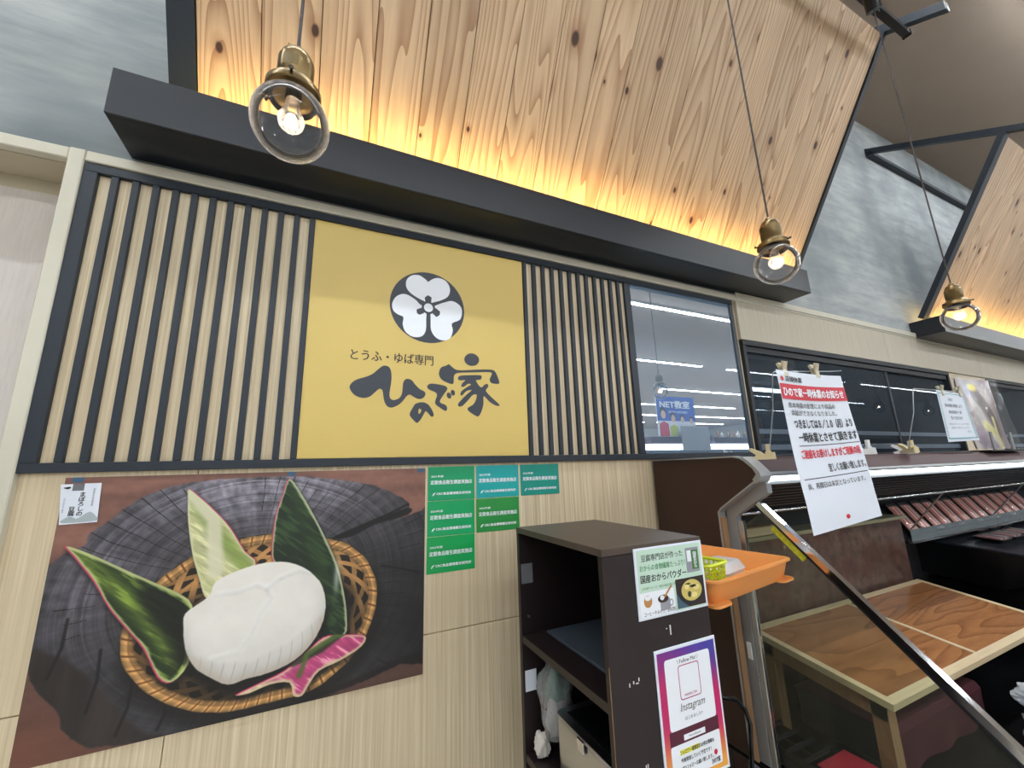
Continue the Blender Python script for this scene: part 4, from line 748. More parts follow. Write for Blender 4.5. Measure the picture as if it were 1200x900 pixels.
# ---- social media sheet
ig = thing('follow_us_sheet', 'laminated sheet with purple to orange gradient border, lower on the cabinet side', 'sign', (0.856, CY0, 0.815))
GX0, GX1, GZ0, GZ1 = 0.752, 0.960, 0.815, 1.109
part(ig, 'laminate', B().box(GX0, GX1, CY0-0.0030, CY0-0.0002, GZ0, GZ1, 0.0006), M['paper'])
def IF(y): return lambda u, v: (GX0+u*(GX1-GX0), y, GZ1-v*(GZ1-GZ0))
def paint_ig(X, Y):
    u = X/X.max(); v = Y/Y.max(); pur = np.array([108, 40, 140.]); blue = np.array([64, 56, 160.]); mag = np.array([190, 30, 100.]); org = np.array([236, 168, 72.])
    t1 = sstep(0, 1, u)[..., None]; top = pur*(1-t1)+blue*t1; c = top*(1-sstep(0.05, 0.45, v+0.15*(1-u))[..., None])+mag*sstep(0.05, 0.45, v+0.15*(1-u))[..., None]
    k = sstep(0.55, 1.0, v+0.06*(1-u))[..., None]; return c*(1-k)+org*k
colour_grid(ig, 'gradient_print', GX0+0.006, GX1-0.006, GZ0+0.007, GZ1-0.007, CY0-0.0034, 30, 60, paint_ig, M['card_print'])
i1 = IF(CY0-0.0037); i2 = IF(CY0-0.0040); i3 = IF(CY0-0.0043)
def rr(u0, v0, u1, v1, r): return [(p[0], p[1]) for p in rounded(u0, u1, v0, v1, r, 4)]
part(ig, 'white_field', flat([rr(0.13, 0.085, 0.87, 0.60, 0.03)], i1, 0), M['white_print'])
part(ig, 'dark_band', flat([rect(0.11, 0.60, 0.89, 0.70)], i1, 0), mat('wine_band_print', srgb(84, 26, 48), 0.5))
part(ig, 'white_field', flat([rr(0.11, 0.70, 0.89, 0.94, 0.02)], i1, 0), M['white_print'])
tx(ig, '\\ Follow Me! /', i2, 0.33, 0.105, 0.135, 0.34, M['ink_black'], 0.01)
mg = mat('magenta_print', srgb(176, 48, 110), 0.5)
part(ig, 'rounded_frame', flat([rr(0.33, 0.15, 0.67, 0.405, 0.03), list(reversed(rr(0.34, 0.157, 0.66, 0.398, 0.025)))], i2, 0), mg)
tx(ig, 'HINODEYA_TOFU', i2, 0.40, 0.365, 0.385, 0.20, mg, 0.02)
tx(ig, 'Instagram', i2, 0.31, 0.425, 0.50, 0.40, M['ink_black'], 0.0, shear=0.3)
tx(ig, 'はじめました!!', i2, 0.37, 0.525, 0.55, 0.28, M['ink_black'], 0.0)
part(ig, 'white_box', flat([rect(0.32, 0.645, 0.66, 0.685)], i2, 0), M['white_print'])
tx(ig, 'hinodeya', i3, 0.40, 0.655, 0.675, 0.18, M['ink_black'], 0.0)
part(ig, 'yellow_highlight', flat([rect(0.24, 0.74, 0.55, 0.775)], i2, 0), mat('yellow_print', srgb(232, 226, 90), 0.5))
tx(ig, 'フォロワー様限定のお得な情報も', i3, 0.24, 0.742, 0.773, 0.54, M['ink_black'], 0.02)
tx(ig, '今後発信していく予定です！', i3, 0.24, 0.795, 0.826, 0.48, M['ink_black'], 0.02)
tx(ig, 'ぜひフォローお願い致します。', i3, 0.24, 0.848, 0.879, 0.50, M['ink_black'], 0.02)
tx(ig, 'ひので家', i3, 0.71, 0.885, 0.925, 0.14, M['ink_black'], 0.03); part(ig, 'red_dot', flat([ellipse(0.79, 0.85, 0.028, 0.02, 16)], i3, 0), M['red_print'])

# ================================================================= ORANGE TRAY
tr = thing('orange_tray', 'orange plastic tray jutting out to the right of the dark cabinet', 'tray', (1.2365, -0.495, 1.150), rotz=math.radians(9.5))
W2, D2 = 0.252, 0.192
b = B(); lo = lambda i, z, r: [(x, y, z) for x, y in rounded(-W2+i, W2-i, -D2+i, D2-i, r, 6)]
loft(b, [lo(0.030, 0.0, 0.02), lo(0.026, 0.004, 0.022), lo(0.012, 0.058, 0.03), lo(0.010, 0.062, 0.032), lo(0.0, 0.064, 0.040), lo(0.0, 0.070, 0.040), lo(0.012, 0.0705, 0.034), lo(0.016, 0.066, 0.030), lo(0.034, 0.007, 0.018)])
cap(b, lo(0.030, 0.0, 0.02)); cap(b, lo(0.034, 0.007, 0.018)); part(tr, 'tray_body', b, M['orange'], True, local=True)
for sx, sy in ((1, -1), (-1, -1), (1, 1), (-1, 1)):
    f = B(); f.prism([(p[0]*1.0, p[1]) for p in rounded(-0.045, 0.045, -0.04, 0.04, 0.02, 4)], -0.0005, 0.006, 'z')
    f.v = [(v[0]+sx*(W2-0.048), v[1]+sy*(D2-0.044), v[2]) for v in f.v]; part(tr, 'corner_foot', f, M['orange'], local=True)
bk = thing('lime_basket', 'small lime green perforated basket standing in the orange tray', 'basket', (1.106, -0.618, 1.1585), rotz=math.radians(9.5))
b = B()
def wall_grid(b, p, q, h, nx, nz, t=0.002, lean=0.0):
    """open lattice wall from p to q"""
    p = Vector(p); q = Vector(q); d = (q-p); L = d.length; d.normalize(); nrm = Vector((d.y, -d.x, 0))
    def bar(a0, a1, z0, z1):
        V = []
        for a in (a0, a1):
            for z in (z0, z1):
                for s in (0, t): r = p+d*a+nrm*(s+lean*z/h); V.append((r.x, r.y, p.z+z))
        b.add(V, [(0, 1, 3, 2), (4, 6, 7, 5), (0, 4, 5, 1), (2, 3, 7, 6), (0, 2, 6, 4), (1, 5, 7, 3)])
    for i in range(nx+1): a = L*i/nx; bar(max(0, a-0.003), min(L, a+0.003), 0, h)
    for j in range(nz+1): z = h*j/nz; bar(0, L, max(0, z-0.003), min(h, z+0.003))
for p, q_ in (((-0.045, -0.032, 0), (0.045, -0.032, 0)), ((0.045, -0.032, 0), (0.045, 0.05, 0)), ((0.045, 0.05, 0), (-0.045, 0.05, 0)), ((-0.045, 0.05, 0), (-0.045, -0.032, 0))): wall_grid(b, p, q_, 0.088, 5, 5, lean=0.010)
part(bk, 'lattice_wall', b, M['lime'], local=True); part(bk, 'base', B().box(-0.045, 0.045, -0.032, 0.05, 0.0, 0.003), M['lime'], local=True)
part(bk, 'rim', B().tube([(x, y, 0.090) for x, y in rounded(-0.058, 0.058, -0.045, 0.063, 0.016, 3)], 0.005, 6, closed=True), M['lime'], local=True)
part(bk, 'handle', B().box(-0.03, 0.050, -0.046, -0.040, 0.030, 0.044, 0.002), M['white_plastic'], local=True, label='white plastic handle bar')
pkx = thing('clear_food_pack', 'clear plastic food container with white contents in the orange tray', 'container', (1.295, -0.515, 1.1585), rotz=math.radians(14))
lo2 = lambda i, z, r: [(x, y, z) for x, y in rounded(-0.085+i, 0.085-i, -0.06+i, 0.06-i, r, 4)]
b = B(); loft(b, [lo2(0.012, 0, 0.01), lo2(0.004, 0.028, 0.014), lo2(0.0, 0.030, 0.016), lo2(0.004, 0.033, 0.014), lo2(0.016, 0.055, 0.012), lo2(0.020, 0.057, 0.012)]); cap(b, lo2(0.012, 0, 0.01)); cap(b, lo2(0.020, 0.057, 0.012)); part(pkx, 'clamshell', b, M['clamshell'], True, local=True)
part(pkx, 'contents', B().add([(v[0], v[1], v[2]) for v in crumple(0, 0, 0.024, 0.062, 0.04, 0.024, 0.25, 4.4).v], crumple(0, 0, 0.024, 0.062, 0.04, 0.024, 0.25, 4.4).f), M['white_plastic'], True, local=True)
# ================================================================= REFRIGERATED CASE
EX = 1.555
M['nose'] = mat('satin_aluminium', srgb(170, 172, 174), 0.5, 0.6)
cs = thing('display_case', 'long open refrigerated display case with maroon canopy along the back wall', 'display case', (4.8, -0.6, 0.0))
prof_end = [(-0.002, 0.0), (-0.002, 1.572), (-0.455, 1.572), (-0.485, 1.566), (-0.510, 1.552), (-0.548, 1.515), (-0.552, 1.500), (-0.545, 1.487), (-0.368, 1.368), (-0.352, 1.350), (-0.352, 0.0)]
ep = part(cs, 'end_panel', B().prism(prof_end, EX-0.03, EX-0.001, 'x'), M['brownboard'])
def offs(poly, d):
    out = []; n = len(poly)
    for i in range(n):
        a = Vector(poly[max(i-1, 0)]); b_ = Vector(poly[min(i+1, n-1)]); t_ = (b_-a).normalized(); out.append((poly[i][0]-t_.y*d, poly[i][1]+t_.x*d))
    return out
edge = prof_end[1:]; eo = offs(edge, -0.006) if False else [(p[0], p[1]) for p in offs(edge, 0.006)]
ei = offs(edge, -0.0005)
b = B()
if sum(p[0] for p in eo) > sum(p[0] for p in edge): eo = offs(edge, -0.006); ei = offs(edge, 0.0005)
for i in range(len(edge)-1): b.prism([eo[i], eo[i+1], edge[i+1], edge[i]], EX-0.034, EX+0.004, 'x')
part(ep, 'end_trim', b, M['nose'])
part(ep, 'nose_cap', B().prism([(-0.500, 1.574), (-0.528, 1.552), (-0.562, 1.515), (-0.566, 1.498), (-0.556, 1.478), (-0.540, 1.470), (-0.530, 1.484), (-0.548, 1.505), (-0.535, 1.528), (-0.492, 1.566)], EX-0.036, EX+0.028, 'x'), M['nose'])
part(ep, 'timber_edge', B().box(EX-0.031, EX-0.0005, -0.366, -0.3585, 0.45, 1.33), M['leg_wood'])
# end frame: bracket, post, sloping top rail, glass
part(cs, 'end_bracket', B().prism([(-0.555, 1.468), (-0.535, 1.480), (-0.362, 1.364), (-0.362, 0.45), (-0.405, 0.45), (-0.405, 1.335), (-0.555, 1.432)], EX+0.005, EX+0.035, 'x'), M['greymetal'])
pc = part(cs, 'post_channel', B().box(EX+0.010, EX+0.030, -0.428, -0.4055, 0.45, 1.318, 0.002), M['steel'])
part(pc, 'post_latch', B().box(EX-0.001, EX+0.0048, -0.395, -0.375, 0.80, 0.86, 0.002), M['white_plastic'])
a0 = Vector((0, -0.505, 1.392)); a1 = Vector((0, -1.34, 0.58)); dv = (a1-a0).normalized(); nv = Vector((0, dv.z, -dv.y))
def seg(w0, w1): return [((a0+nv*w0).y, (a0+nv*w0).z), ((a1+nv*w0).y, (a1+nv*w0).z), ((a1+nv*w1).y, (a1+nv*w1).z), ((a0+nv*w1).y, (a0+nv*w1).z)]
part(cs, 'sloping_rail', B().prism(seg(-0.010, 0.010), EX+0.006, EX+0.032, 'x'), M['chrome'])
part(cs, 'sloping_seal', B().prism(seg(0.0105 if nv.z < 0 else -0.022, 0.022 if nv.z < 0 else -0.0105), EX+0.012, EX+0.026, 'x'), M['black_satin'])
gp = B().prism([(-0.4285, 1.30), (-0.515, 1.36), (-1.345, 0.555), (-1.345, 0.48), (-0.4285, 0.48)], EX+0.016, EX+0.021, 'x'); eg = part(cs, 'end_glass', gp, M['endglass'])
yl = []
for k in range(7):
    s = 0.10+0.036*k; c = a0+dv*(s)+(nv*0.034 if nv.z < 0 else -nv*0.034); yl.append(c)
y_off = nv if nv.z < 0 else -nv
q4 = [a0+dv*0.09+y_off*0.024, a0+dv*0.23+y_off*0.024, a0+dv*0.23+y_off*0.046, a0+dv*0.09+y_off*0.046]
part(eg, 'caution_sticker', B().prism([(p.y, p.z) for p in q4], EX+0.0145, EX+0.0156, 'x'), mat('yellow_green_sticker', srgb(190, 190, 50), 0.4, noise=0.5, nscale=70), label='yellow caution sticker on the end glass')
CXE = 12.0
part(cs, 'canopy_top', B().prism([(-0.002, 1.545), (-0.002, 1.572), (-0.470, 1.572), (-0.500, 1.560), (-0.548, 1.513), (-0.540, 1.505), (-0.495, 1.545)], EX+0.0285, CXE, 'x'), M['brownfascia'])
part(cs, 'nose_strip', B().prism([(-0.5485, 1.512), (-0.553, 1.502), (-0.548, 1.494), (-0.538, 1.497), (-0.541, 1.504)], EX+0.0285, CXE, 'x'), M['greymetal'])
part(cs, 'lamp_diffuser', B().prism([(-0.546, 1.493), (-0.533, 1.474), (-0.525, 1.478), (-0.536, 1.498)], EX+0.036, CXE, 'x'), M['caselight'], label='glowing white lamp strip under the canopy edge')
for k in range(8):
    t_ = k/7; y = -0.532+0.166*t_; z = 1.462-0.102*t_
    part(cs, 'louvre', B().prism([(y, z), (y+0.016, z-0.009), (y+0.030, z+0.012), (y+0.014, z+0.020)], EX+0.036, CXE, 'x'), M['black_satin'])
part(cs, 'duct_lining', B().prism([(-0.48, 1.50), (-0.33, 1.385), (-0.33, 1.50)], EX+0.036, CXE, 'x'), M['blackmatte'])
part(cs, 'night_blind_rail', B().tube([(EX+0.036, -0.395, 1.338), (CXE, -0.395, 1.338)], 0.0065, 10), M['chrome'], True)
part(cs, 'back_liner', B().box(EX+0.036, CXE, -0.022, -0.0025, 0.3, 1.54), M['blackmatte'])
part(cs, 'well_floor', B().box(EX+0.036, CXE, -1.25, -0.0225, 0.40, 0.43), M['black'])
part(cs, 'front_wall', B().box(EX-0.03, CXE, -1.40, -1.3505, 0.0, 0.50, 0.004), M['brownboard'])
part(cs, 'base_skirt', B().box(EX, CXE, -1.35, -0.05, 0.0, 0.395), M['blackmatte'])
part(cs, 'inner_end_sill', B().box(EX+0.036, EX+0.075, -1.0, -0.43, 0.432, 0.50, 0.003), M['black'])
# slatted floor grille
for k in range(7):
    y = -0.10-0.062*k
    part(cs, 'grille_slat', B().box(EX+0.09, EX+0.265, y-0.006, y+0.006, 0.472, 0.484, 0.001), M['darkgrey'])
for k in range(3): x = EX+0.11+0.07*k; part(cs, 'grille_rib', B().box(x-0.006, x+0.006, -0.50, -0.06, 0.4315, 0.4715, 0.001), M['black'])
# wire hoop of a black basket
hb = thing('black_basket', 'black wire basket with an upright hoop handle behind the gradient sheet', 'basket', (1.12, -0.62, 0.0))
part(hb, 'hoop', B().tube([(1.085, -0.62, 0.66), (1.085, -0.62, 0.855), (1.105, -0.62, 0.876), (1.165, -0.62, 0.856), (1.20, -0.62, 0.82), (1.213, -0.62, 0.78), (1.195, -0.62, 0.66)], 0.0065, 8), M['black'], True)
part(hb, 'rim', B().tube([(0.985, -0.73, 0.655), (1.25, -0.73, 0.655), (1.25, -0.50, 0.655), (0.985, -0.50, 0.655)], 0.005, 6, closed=True), M['black'])
wr = B()
for k in range(7):
    x = 0.995+0.041*k; wr.tube([(x, -0.73, 0.655), (x, -0.72, 0.53), (x, -0.51, 0.53), (x, -0.50, 0.655)], 0.0026, 5)
for k in range(5):
    y = -0.715+0.05*k; wr.tube([(0.985, y, 0.655), (0.995, y, 0.53), (1.24, y, 0.53), (1.25, y, 0.655)], 0.0026, 5)
part(hb, 'wire_mesh', wr, M['black'])
part(hb, 'stand', B().box(0.99, 1.245, -0.72, -0.51, 0.0, 0.525, 0.004), M['blackmatte'])
# stone-look divider with its plywood cap
dvd = thing('stone_divider', 'brown stone-patterned upright board behind the low wooden table', 'divider', (2.5, -0.17, 0.431))
part(dvd, 'board', B().box(1.60, 3.40, -0.172, -0.150, 0.431, 1.166, 0.002), M['granite'])
part(dvd, 'cap_strip', B().box(1.60, 3.425, -0.190, -0.060, 1.1665, 1.186, 0.002), mat('pale_green_edging', srgb(150, 150, 120), 0.35))
bx = thing('wooden_box_lid', 'flat pale wooden box resting on the divider behind the hanging notice', 'box', (1.95, -0.11, 1.187))
part(bx, 'box_side', B().box(1.66, 2.16, -0.180, -0.045, 1.187, 1.228, 0.002), M['pine_edge'])
part(bx, 'box_top', B().box(1.675, 2.145, -0.170, -0.055, 1.2285, 1.232), M['oak'])

# ---- low table with oak panels, its top pitched gently towards the aisle
tb = thing('low_table', 'low wooden table with two oak veneer panels and pale edging, inside the case', 'table', (2.59, -0.44, 0.432))
TY0, TZ0, TY1, TZ1 = -0.205, 0.815, -0.715, 0.731; TX0, TX1, TXM = 1.80, 3.37, 2.545
tl = math.hypot(TY1-TY0, TZ1-TZ0); ty, tz = (TY1-TY0)/tl, (TZ1-TZ0)/tl       # down the slope
def TP(s, h): return (TY0+ty*s-(-tz)*h*-1*0 + (tz*h*-1)*-1*0 + h*(-tz)*-1*0 + ty*0, 0)
nyt, nzt = tz, -ty                                                            # upward normal of the top
def TT(s, h): return (TY0+ty*s+nyt*h*(1 if nzt > 0 else -1), TZ0+tz*s+nzt*h*(1 if nzt > 0 else -1))
def slab(b, x0, x1, s0, s1, h0, h1): return b.prism([TT(s0, h0), TT(s1, h0), TT(s1, h1), TT(s0, h1)], x0, x1, 'x')
e = 0.032
part(tb, 'oak_panel', slab(B(), TX0+e, TXM-0.011, e, tl-e, -0.018, -0.001), M['oak'])
part(tb, 'oak_panel', slab(B(), TXM+0.011, TX1-e, e, tl-e, -0.018, -0.001), M['oak'])
part(tb, 'edging', slab(B(), TX0, TX1, tl-e+0.0003, tl, -0.022, 0.001), M['pine_edge']); part(tb, 'edging', slab(B(), TX0, TX1, 0, e-0.0003, -0.022, 0.001), M['pine_edge'])
part(tb, 'edging', slab(B(), TX0, TX0+e-0.0003, e, tl-e, -0.022, 0.001), M['pine_edge']); part(tb, 'edging', slab(B(), TX1-e+0.0003, TX1, e, tl-e, -0.022, 0.001), M['pine_edge'])
part(tb, 'centre_strip', slab(B(), TXM-0.0105, TXM-0.0005, e, tl-e, -0.020, 0.0015), M['pine_edge']); part(tb, 'centre_strip', slab(B(), TXM+0.0005, TXM+0.0105, e, tl-e, -0.020, 0.0015), M['pine_edge'])
part(tb, 'apron', slab(B(), TX0+0.03, TX0+0.048, 0.03, tl-0.03, -0.085, -0.023), M['leg_wood']); part(tb, 'apron', slab(B(), TX1-0.048, TX1-0.03, 0.03, tl-0.03, -0.085, -0.023), M['leg_wood'])
part(tb, 'apron', slab(B(), TX0+0.05, TX1-0.05, 0.03, 0.048, -0.085, -0.023), M['leg_wood'])
for x in (TX0+0.03, TX1-0.08):
    for s in (tl-0.085, 0.035):
        y0_, z0_ = TT(s, -0.0235); y1_, z1_ = TT(s+0.05, -0.0235)
        part(tb, 'leg', B().add([(x, y1_, 0.4315), (x+0.05, y1_, 0.4315), (x+0.05, y0_, 0.4315), (x, y0_, 0.4315), (x, y1_, z1_), (x+0.05, y1_, z1_), (x+0.05, y0_, z0_), (x, y0_, z0_)], [(3, 2, 1, 0), (4, 5, 6, 7), (0, 1, 5, 4), (1, 2, 6, 5), (2, 3, 7, 6), (3, 0, 4, 7)]), M['leg_wood'])
# cloths
def cloth(x0, x1, y0, y1, z, drop, seed, nx=40, ny=24, amp=0.012):
    from mathutils import noise as mn
    V = []; F = []
    for j in range(ny+1):
        for i in range(nx+1):
            u = i/nx; v = j/ny; x = x0+(x1-x0)*u; yy = v*(abs(y1-y0)+drop); zz = z
            if yy > abs(y1-y0): y = y0-0.004; zz = z-(yy-abs(y1-y0)); y += 0.006*math.sin(x*26+seed)*min(1, (z-zz)*8)
            else: y = y1-yy
            n_ = mn.noise(Vector((x*7, yy*7, seed)))*amp; V.append((x, y-0.012+(n_*0.5 if zz < z else 0.012), zz+(abs(n_)*0.6 if zz == z else 0)))
    for j in range(ny):
        for i in range(nx): k = j*(nx+1)+i; F.append((k, k+1, k+nx+2, k+nx+1))
    n = len(V); V2 = [(a, b_+0.0, c-0.003) for a, b_, c in V]; F2 = [tuple(reversed([q+n for q in f])) for f in F]
    rim_ = list(range(nx+1))+[(nx+1)*(j+1)+nx for j in range(ny)]+[ny*(nx+1)+i for i in range(nx-1, -1, -1)]+[(nx+1)*j for j in range(ny-1, 0, -1)]
    F3 = [(rim_[i], rim_[(i+1) % len(rim_)], rim_[(i+1) % len(rim_)]+n, rim_[i]+n) for i in range(len(rim_))]
    return B().add(V+V2, F+F2+F3)
solo('crate', B().box(1.96, 2.66, -0.60, -0.28, 0.4315, 0.57, 0.005), M['blackmatte'], 'low black crate under the wooden table, draped in dark red cloth', 'crate')
solo('red_cloth', cloth(1.945, 2.675, -0.612, -0.27, 0.575, 0.14, 2.0), M['dark_red'], 'red cloth coloured dark for shade, draped over the crate under the low table', 'cloth')
solo('red_box', B().box(1.645, 1.80, -0.68, -0.53, 0.4315, 0.500, 0.006), M['blackmatte'], 'small black box in front of the table leg, under the bright red cloth', 'box')
solo('red_cloth', cloth(1.640, 1.806, -0.685, -0.525, 0.504, 0.05, 5.0, 20, 20, 0.004), M['red_cloth'], 'bright crimson folded cloth left of the front table leg', 'cloth')
# crumpled plastic bags at the right corner
pb = thing('plastic_bag', 'crumpled clear plastic bags in the case well at the right corner of the photo', 'bag', (2.64, -0.82, 0.431))
part(pb, 'bag_film', crumple(2.66, -0.82, 0.495, 0.12, 0.075, 0.075, 0.35, 12.1), M['milkfilm'], True); part(pb, 'bag_film', crumple(2.66, -0.80, 0.59, 0.085, 0.05, 0.05, 0.45, 17.1), M['milkfilm'], True)
part(pb, 'inner_film', crumple(2.67, -0.825, 0.485, 0.07, 0.05, 0.06, 0.5, 21.1), M['plastic'], True)

# ---- shelves of the meat end
ms = thing('meat_shelf', 'tilted upper shelf with frosted front plate in the meat end of the case', 'shelf', (6.0, -0.2, 1.09))
part(ms, 'deck', B().prism([(-0.172, 1.020), (-0.030, 1.240), (-0.036, 1.246), (-0.178, 1.028)], 3.44, 9.0, 'x'), M['darkgrey'])
part(ms, 'front_plate', B().prism([(-0.196, 1.022), (-0.193, 1.022), (-0.193, 1.095), (-0.196, 1.095)], 3.44, 9.0, 'x'), M['frost'])
part(ms, 'plate_edge', B().box(3.44, 9.0, -0.198, -0.172, 1.012, 1.0195), M['steel'])
for x in (3.46, 4.75, 6.2): part(ms, 'rod', B().tube([(x, -0.19, 1.096), (x, -0.385, 1.33)], 0.004, 8), M['steel'], True)
for x in (3.46, 5.3, 7.2): part(ms, 'bracket', B().prism([(-0.17, 1.010), (-0.025, 1.010), (-0.025, 0.985)], x+0.02, x+0.035, 'x'), M['black'])
ld = thing('lower_deck', 'glossy black lower deck with price rail below the meat shelf', 'deck', (6.4, -0.3, 0.90))
part(ld, 'deck_plate', B().prism([(-0.62, 0.930), (-0.0225, 0.975), (-0.0225, 0.983), (-0.62, 0.938)], 3.92, 9.0, 'x'), M['darkgrey'])
part(ld, 'deck_end', B().prism([(-0.62, 0.93), (-0.0225, 0.974), (-0.0225, 0.76), (-0.40, 0.72), (-0.58, 0.80)], 3.90, 3.915, 'x'), M['black'])
part(ld, 'front_lip', B().box(3.92, 9.0, -0.640, -0.6205, 0.88, 0.95, 0.003), M['black'])
part(ld, 'kick_plate', B().box(3.45, 9.0, -0.60, -0.585, 0.431, 0.70, 0.003), M['black'])
part(ld, 'support', B().box(3.95, 8.95, -0.56, -0.04, 0.431, 0.72), M['black'])
for k in range(8):
    x = 3.96+k*0.30; part(ld, 'price_rail', B().prism([(-0.6405, 0.948), (-0.665, 0.884), (-0.662, 0.882), (-0.6405, 0.942)], x, x+0.29, 'x'), M['price_rail'])
for k in range(5): part(ld, 'price_card', B().box(3.72+0.075*k, 3.78+0.075*k, -0.6015, -0.6003, 0.655, 0.69), M['paper'])
def pack(label, loc, rx=0.0, rz=0.0, w=0.2, d=0.14, tone='meat', n=6):
    t = thing('meat_pack', label, 'food pack', loc); t.rotation_euler = (rx, 0, rz)
    lo3 = lambda i, z, r: [(x, y, z) for x, y in rounded(-w/2+i, w/2-i, -d/2+i, d/2-i, r, 3)]
    b = B(); loft(b, [lo3(0.014, 0, 0.01), lo3(0, 0.018, 0.014), lo3(0.006, 0.0185, 0.012), lo3(0.018, 0.004, 0.008)]); cap(b, lo3(0.014, 0, 0.01)); cap(b, lo3(0.018, 0.004, 0.008))
    part(t, 'pack_tray', b, M['blackmatte'], local=True)
    for k in range(n):
        x = -w/2+0.028+k*(w-0.056)/(n-1); h = 0.020
        part(t, 'meat_slice', B().prism([(x-0.014, 0.006), (x+0.002, 0.006), (x+0.013, 0.006+h*0.9), (x+0.008, 0.006+h), (x-0.006, 0.006+h*0.75)], -d/2+0.022, d/2-0.022-0.006*(k % 3), 'y'), M[('fat' if k % 3 == 1 else tone)], local=True)
    film = lo3(0.003, 0.0188, 0.012); f2 = lo3(0.016, 0.0285, 0.01); b = B(); loft(b, [film, f2]); cap(b, f2); part(t, 'film', b, M['packfilm'], True, local=True)
    return t
tilt = math.atan2(0.220, 0.142)
ORD = ['first', 'second', 'third', 'fourth', 'fifth', 'sixth', 'seventh', 'eighth', 'ninth', 'tenth', 'eleventh', 'twelfth', 'thirteenth', 'fourteenth']
PS = 'meat packs on the upper shelf'; PL = 'meat packs on the lower deck'
base = pack('first meat pack from the left, leaning on the upper shelf of the case', (3.535, -0.120, 1.142), tilt, 0.0, 0.128, 0.22, n=6); base['group'] = PS
pink = pack('front left meat pack lying flat on the lower black deck', (4.27, -0.30, 0.972), 0.0, 0.0, 0.19, 0.15, tone='meat_pink'); pink['group'] = PL
def cpack(src, loc, rot, label, group):
    r = copy_thing(src, loc, 0, label, group); r.rotation_euler = rot; return r
for k in range(13): cpack(base, (3.695+0.158*k, -0.120-0.003*(k % 2), 1.142+0.003*(k % 2)), (tilt, 0.0, 0.10*math.sin(k*1.9)*0.3), (ORD[k+1] if k < 13 else 'last')+' meat pack from the left, leaning on the upper shelf of the case', PS)
dt_ = math.atan((0.975-0.930)/0.5975); pink.rotation_euler = (dt_, 0, 0)
for k, (x, y, nm) in enumerate(((4.50, -0.30, 'second pack from the left in the front row of the lower deck'), (4.73, -0.30, 'third pack from the left in the front row of the lower deck'), (4.55, -0.11, 'rear left meat pack on the lower black deck'), (4.78, -0.11, 'second pack from the left in the rear row of the lower deck'), (5.01, -0.11, 'third pack from the left in the rear row of the lower deck'))):
    cpack(pink, (x, y, 0.972+(y+0.30)*0.0753), (dt_, 0, 0), nm, PL)
# ================================================================= NOTICES, CLIPS AND STANDS
def clip_base(x, y, z, label, s=1.0, rz=0.0, m='cream_clip'):
    t = thing('clamp_clip', label, 'clip', (x, y, z), rotz=rz)
    part(t, 'jaw', B().prism([(-0.055*s, 0.0), (0.040*s, 0.0), (0.046*s, 0.010*s), (0.010*s, 0.022*s), (-0.052*s, 0.032*s)], -0.013*s, 0.013*s, 'x'), M[m], local=True)
    part(t, 'lever', B().prism([(-0.010*s, 0.024*s), (0.020*s, 0.020*s), (0.052*s, 0.045*s), (0.044*s, 0.055*s), (0.004*s, 0.036*s)], -0.011*s, 0.011*s, 'x'), M[m], local=True)
    part(t, 'swivel', B().tube([(0, -0.030*s, 0.033*s), (0, -0.030*s, 0.070*s)], 0.0095*s, 14), M[m], True, local=True)
    part(t, 'pivot', B().tube([(-0.016*s, -0.03*s, 0.030*s), (0.016*s, -0.03*s, 0.030*s)], 0.010*s, 12), M[m], True, local=True)
    return t
def paper_clip(x, y, z, label):
    t = thing('paper_clip', label, 'clip', (x, y, z)); m = mat('milky_clip_plastic', srgb(196, 186, 158), 0.35)
    part(t, 'clip_jaw', B().prism([(-0.012, -0.030), (-0.004, -0.034), (-0.001, 0.0), (-0.006, 0.034), (-0.016, 0.030), (-0.008, 0.0)], -0.012, 0.012, 'x'), m, local=True)
    part(t, 'clip_jaw', B().prism([(0.012, -0.030), (0.004, -0.034), (0.001, 0.0), (0.008, 0.030), (0.018, 0.026), (0.009, 0.0)], -0.012, 0.012, 'x'), m, local=True)
    part(t, 'spring', B().tube([(-0.014, 0, 0.004), (0.014, 0, 0.004)], 0.007, 12), M['steel'], True, local=True)
    return t
clip_base(1.60, -0.530, 1.560, 'cream plastic clamp on the left end of the case canopy, holding the notice wire', 0.85, 0.25)
w1 = thing('sign_wire', 'thin wire stand holding the large closure notice', 'wire stand', (1.60, -0.56, 1.56))
part(w1, 'wire', B().tube([(1.60, -0.565, 1.60), (1.605, -0.60, 1.75), (1.613, -0.618, 1.895), (1.625, -0.62, 1.905), (2.02, -0.62, 1.935), (2.11, -0.62, 1.945)], 0.0022, 8), M['steel'], True)
nt = thing('closure_notice', 'large white paper notice with red and black lettering hanging before the case', 'notice', (1.86, -0.65, 1.28))
C4 = (np.array([1.602, -0.640, 1.908]), np.array([2.054, -0.640, 1.912]), np.array([1.630, -0.655, 1.282]), np.array([2.116, -0.655, 1.318]))
def NF(off):
    def f(u, v):
        p = (C4[0]*(1-u)+C4[1]*u)*(1-v)+(C4[2]*(1-u)+C4[3]*u)*v
        return (float(p[0]), float(p[1]+0.010*math.sin(2.6*u+1.2*v)*math.sin(math.pi*min(v*1.2, 1))-off), float(p[2]+0.010*math.sin(math.pi*u)*(1-v)*-0.6))
    return f
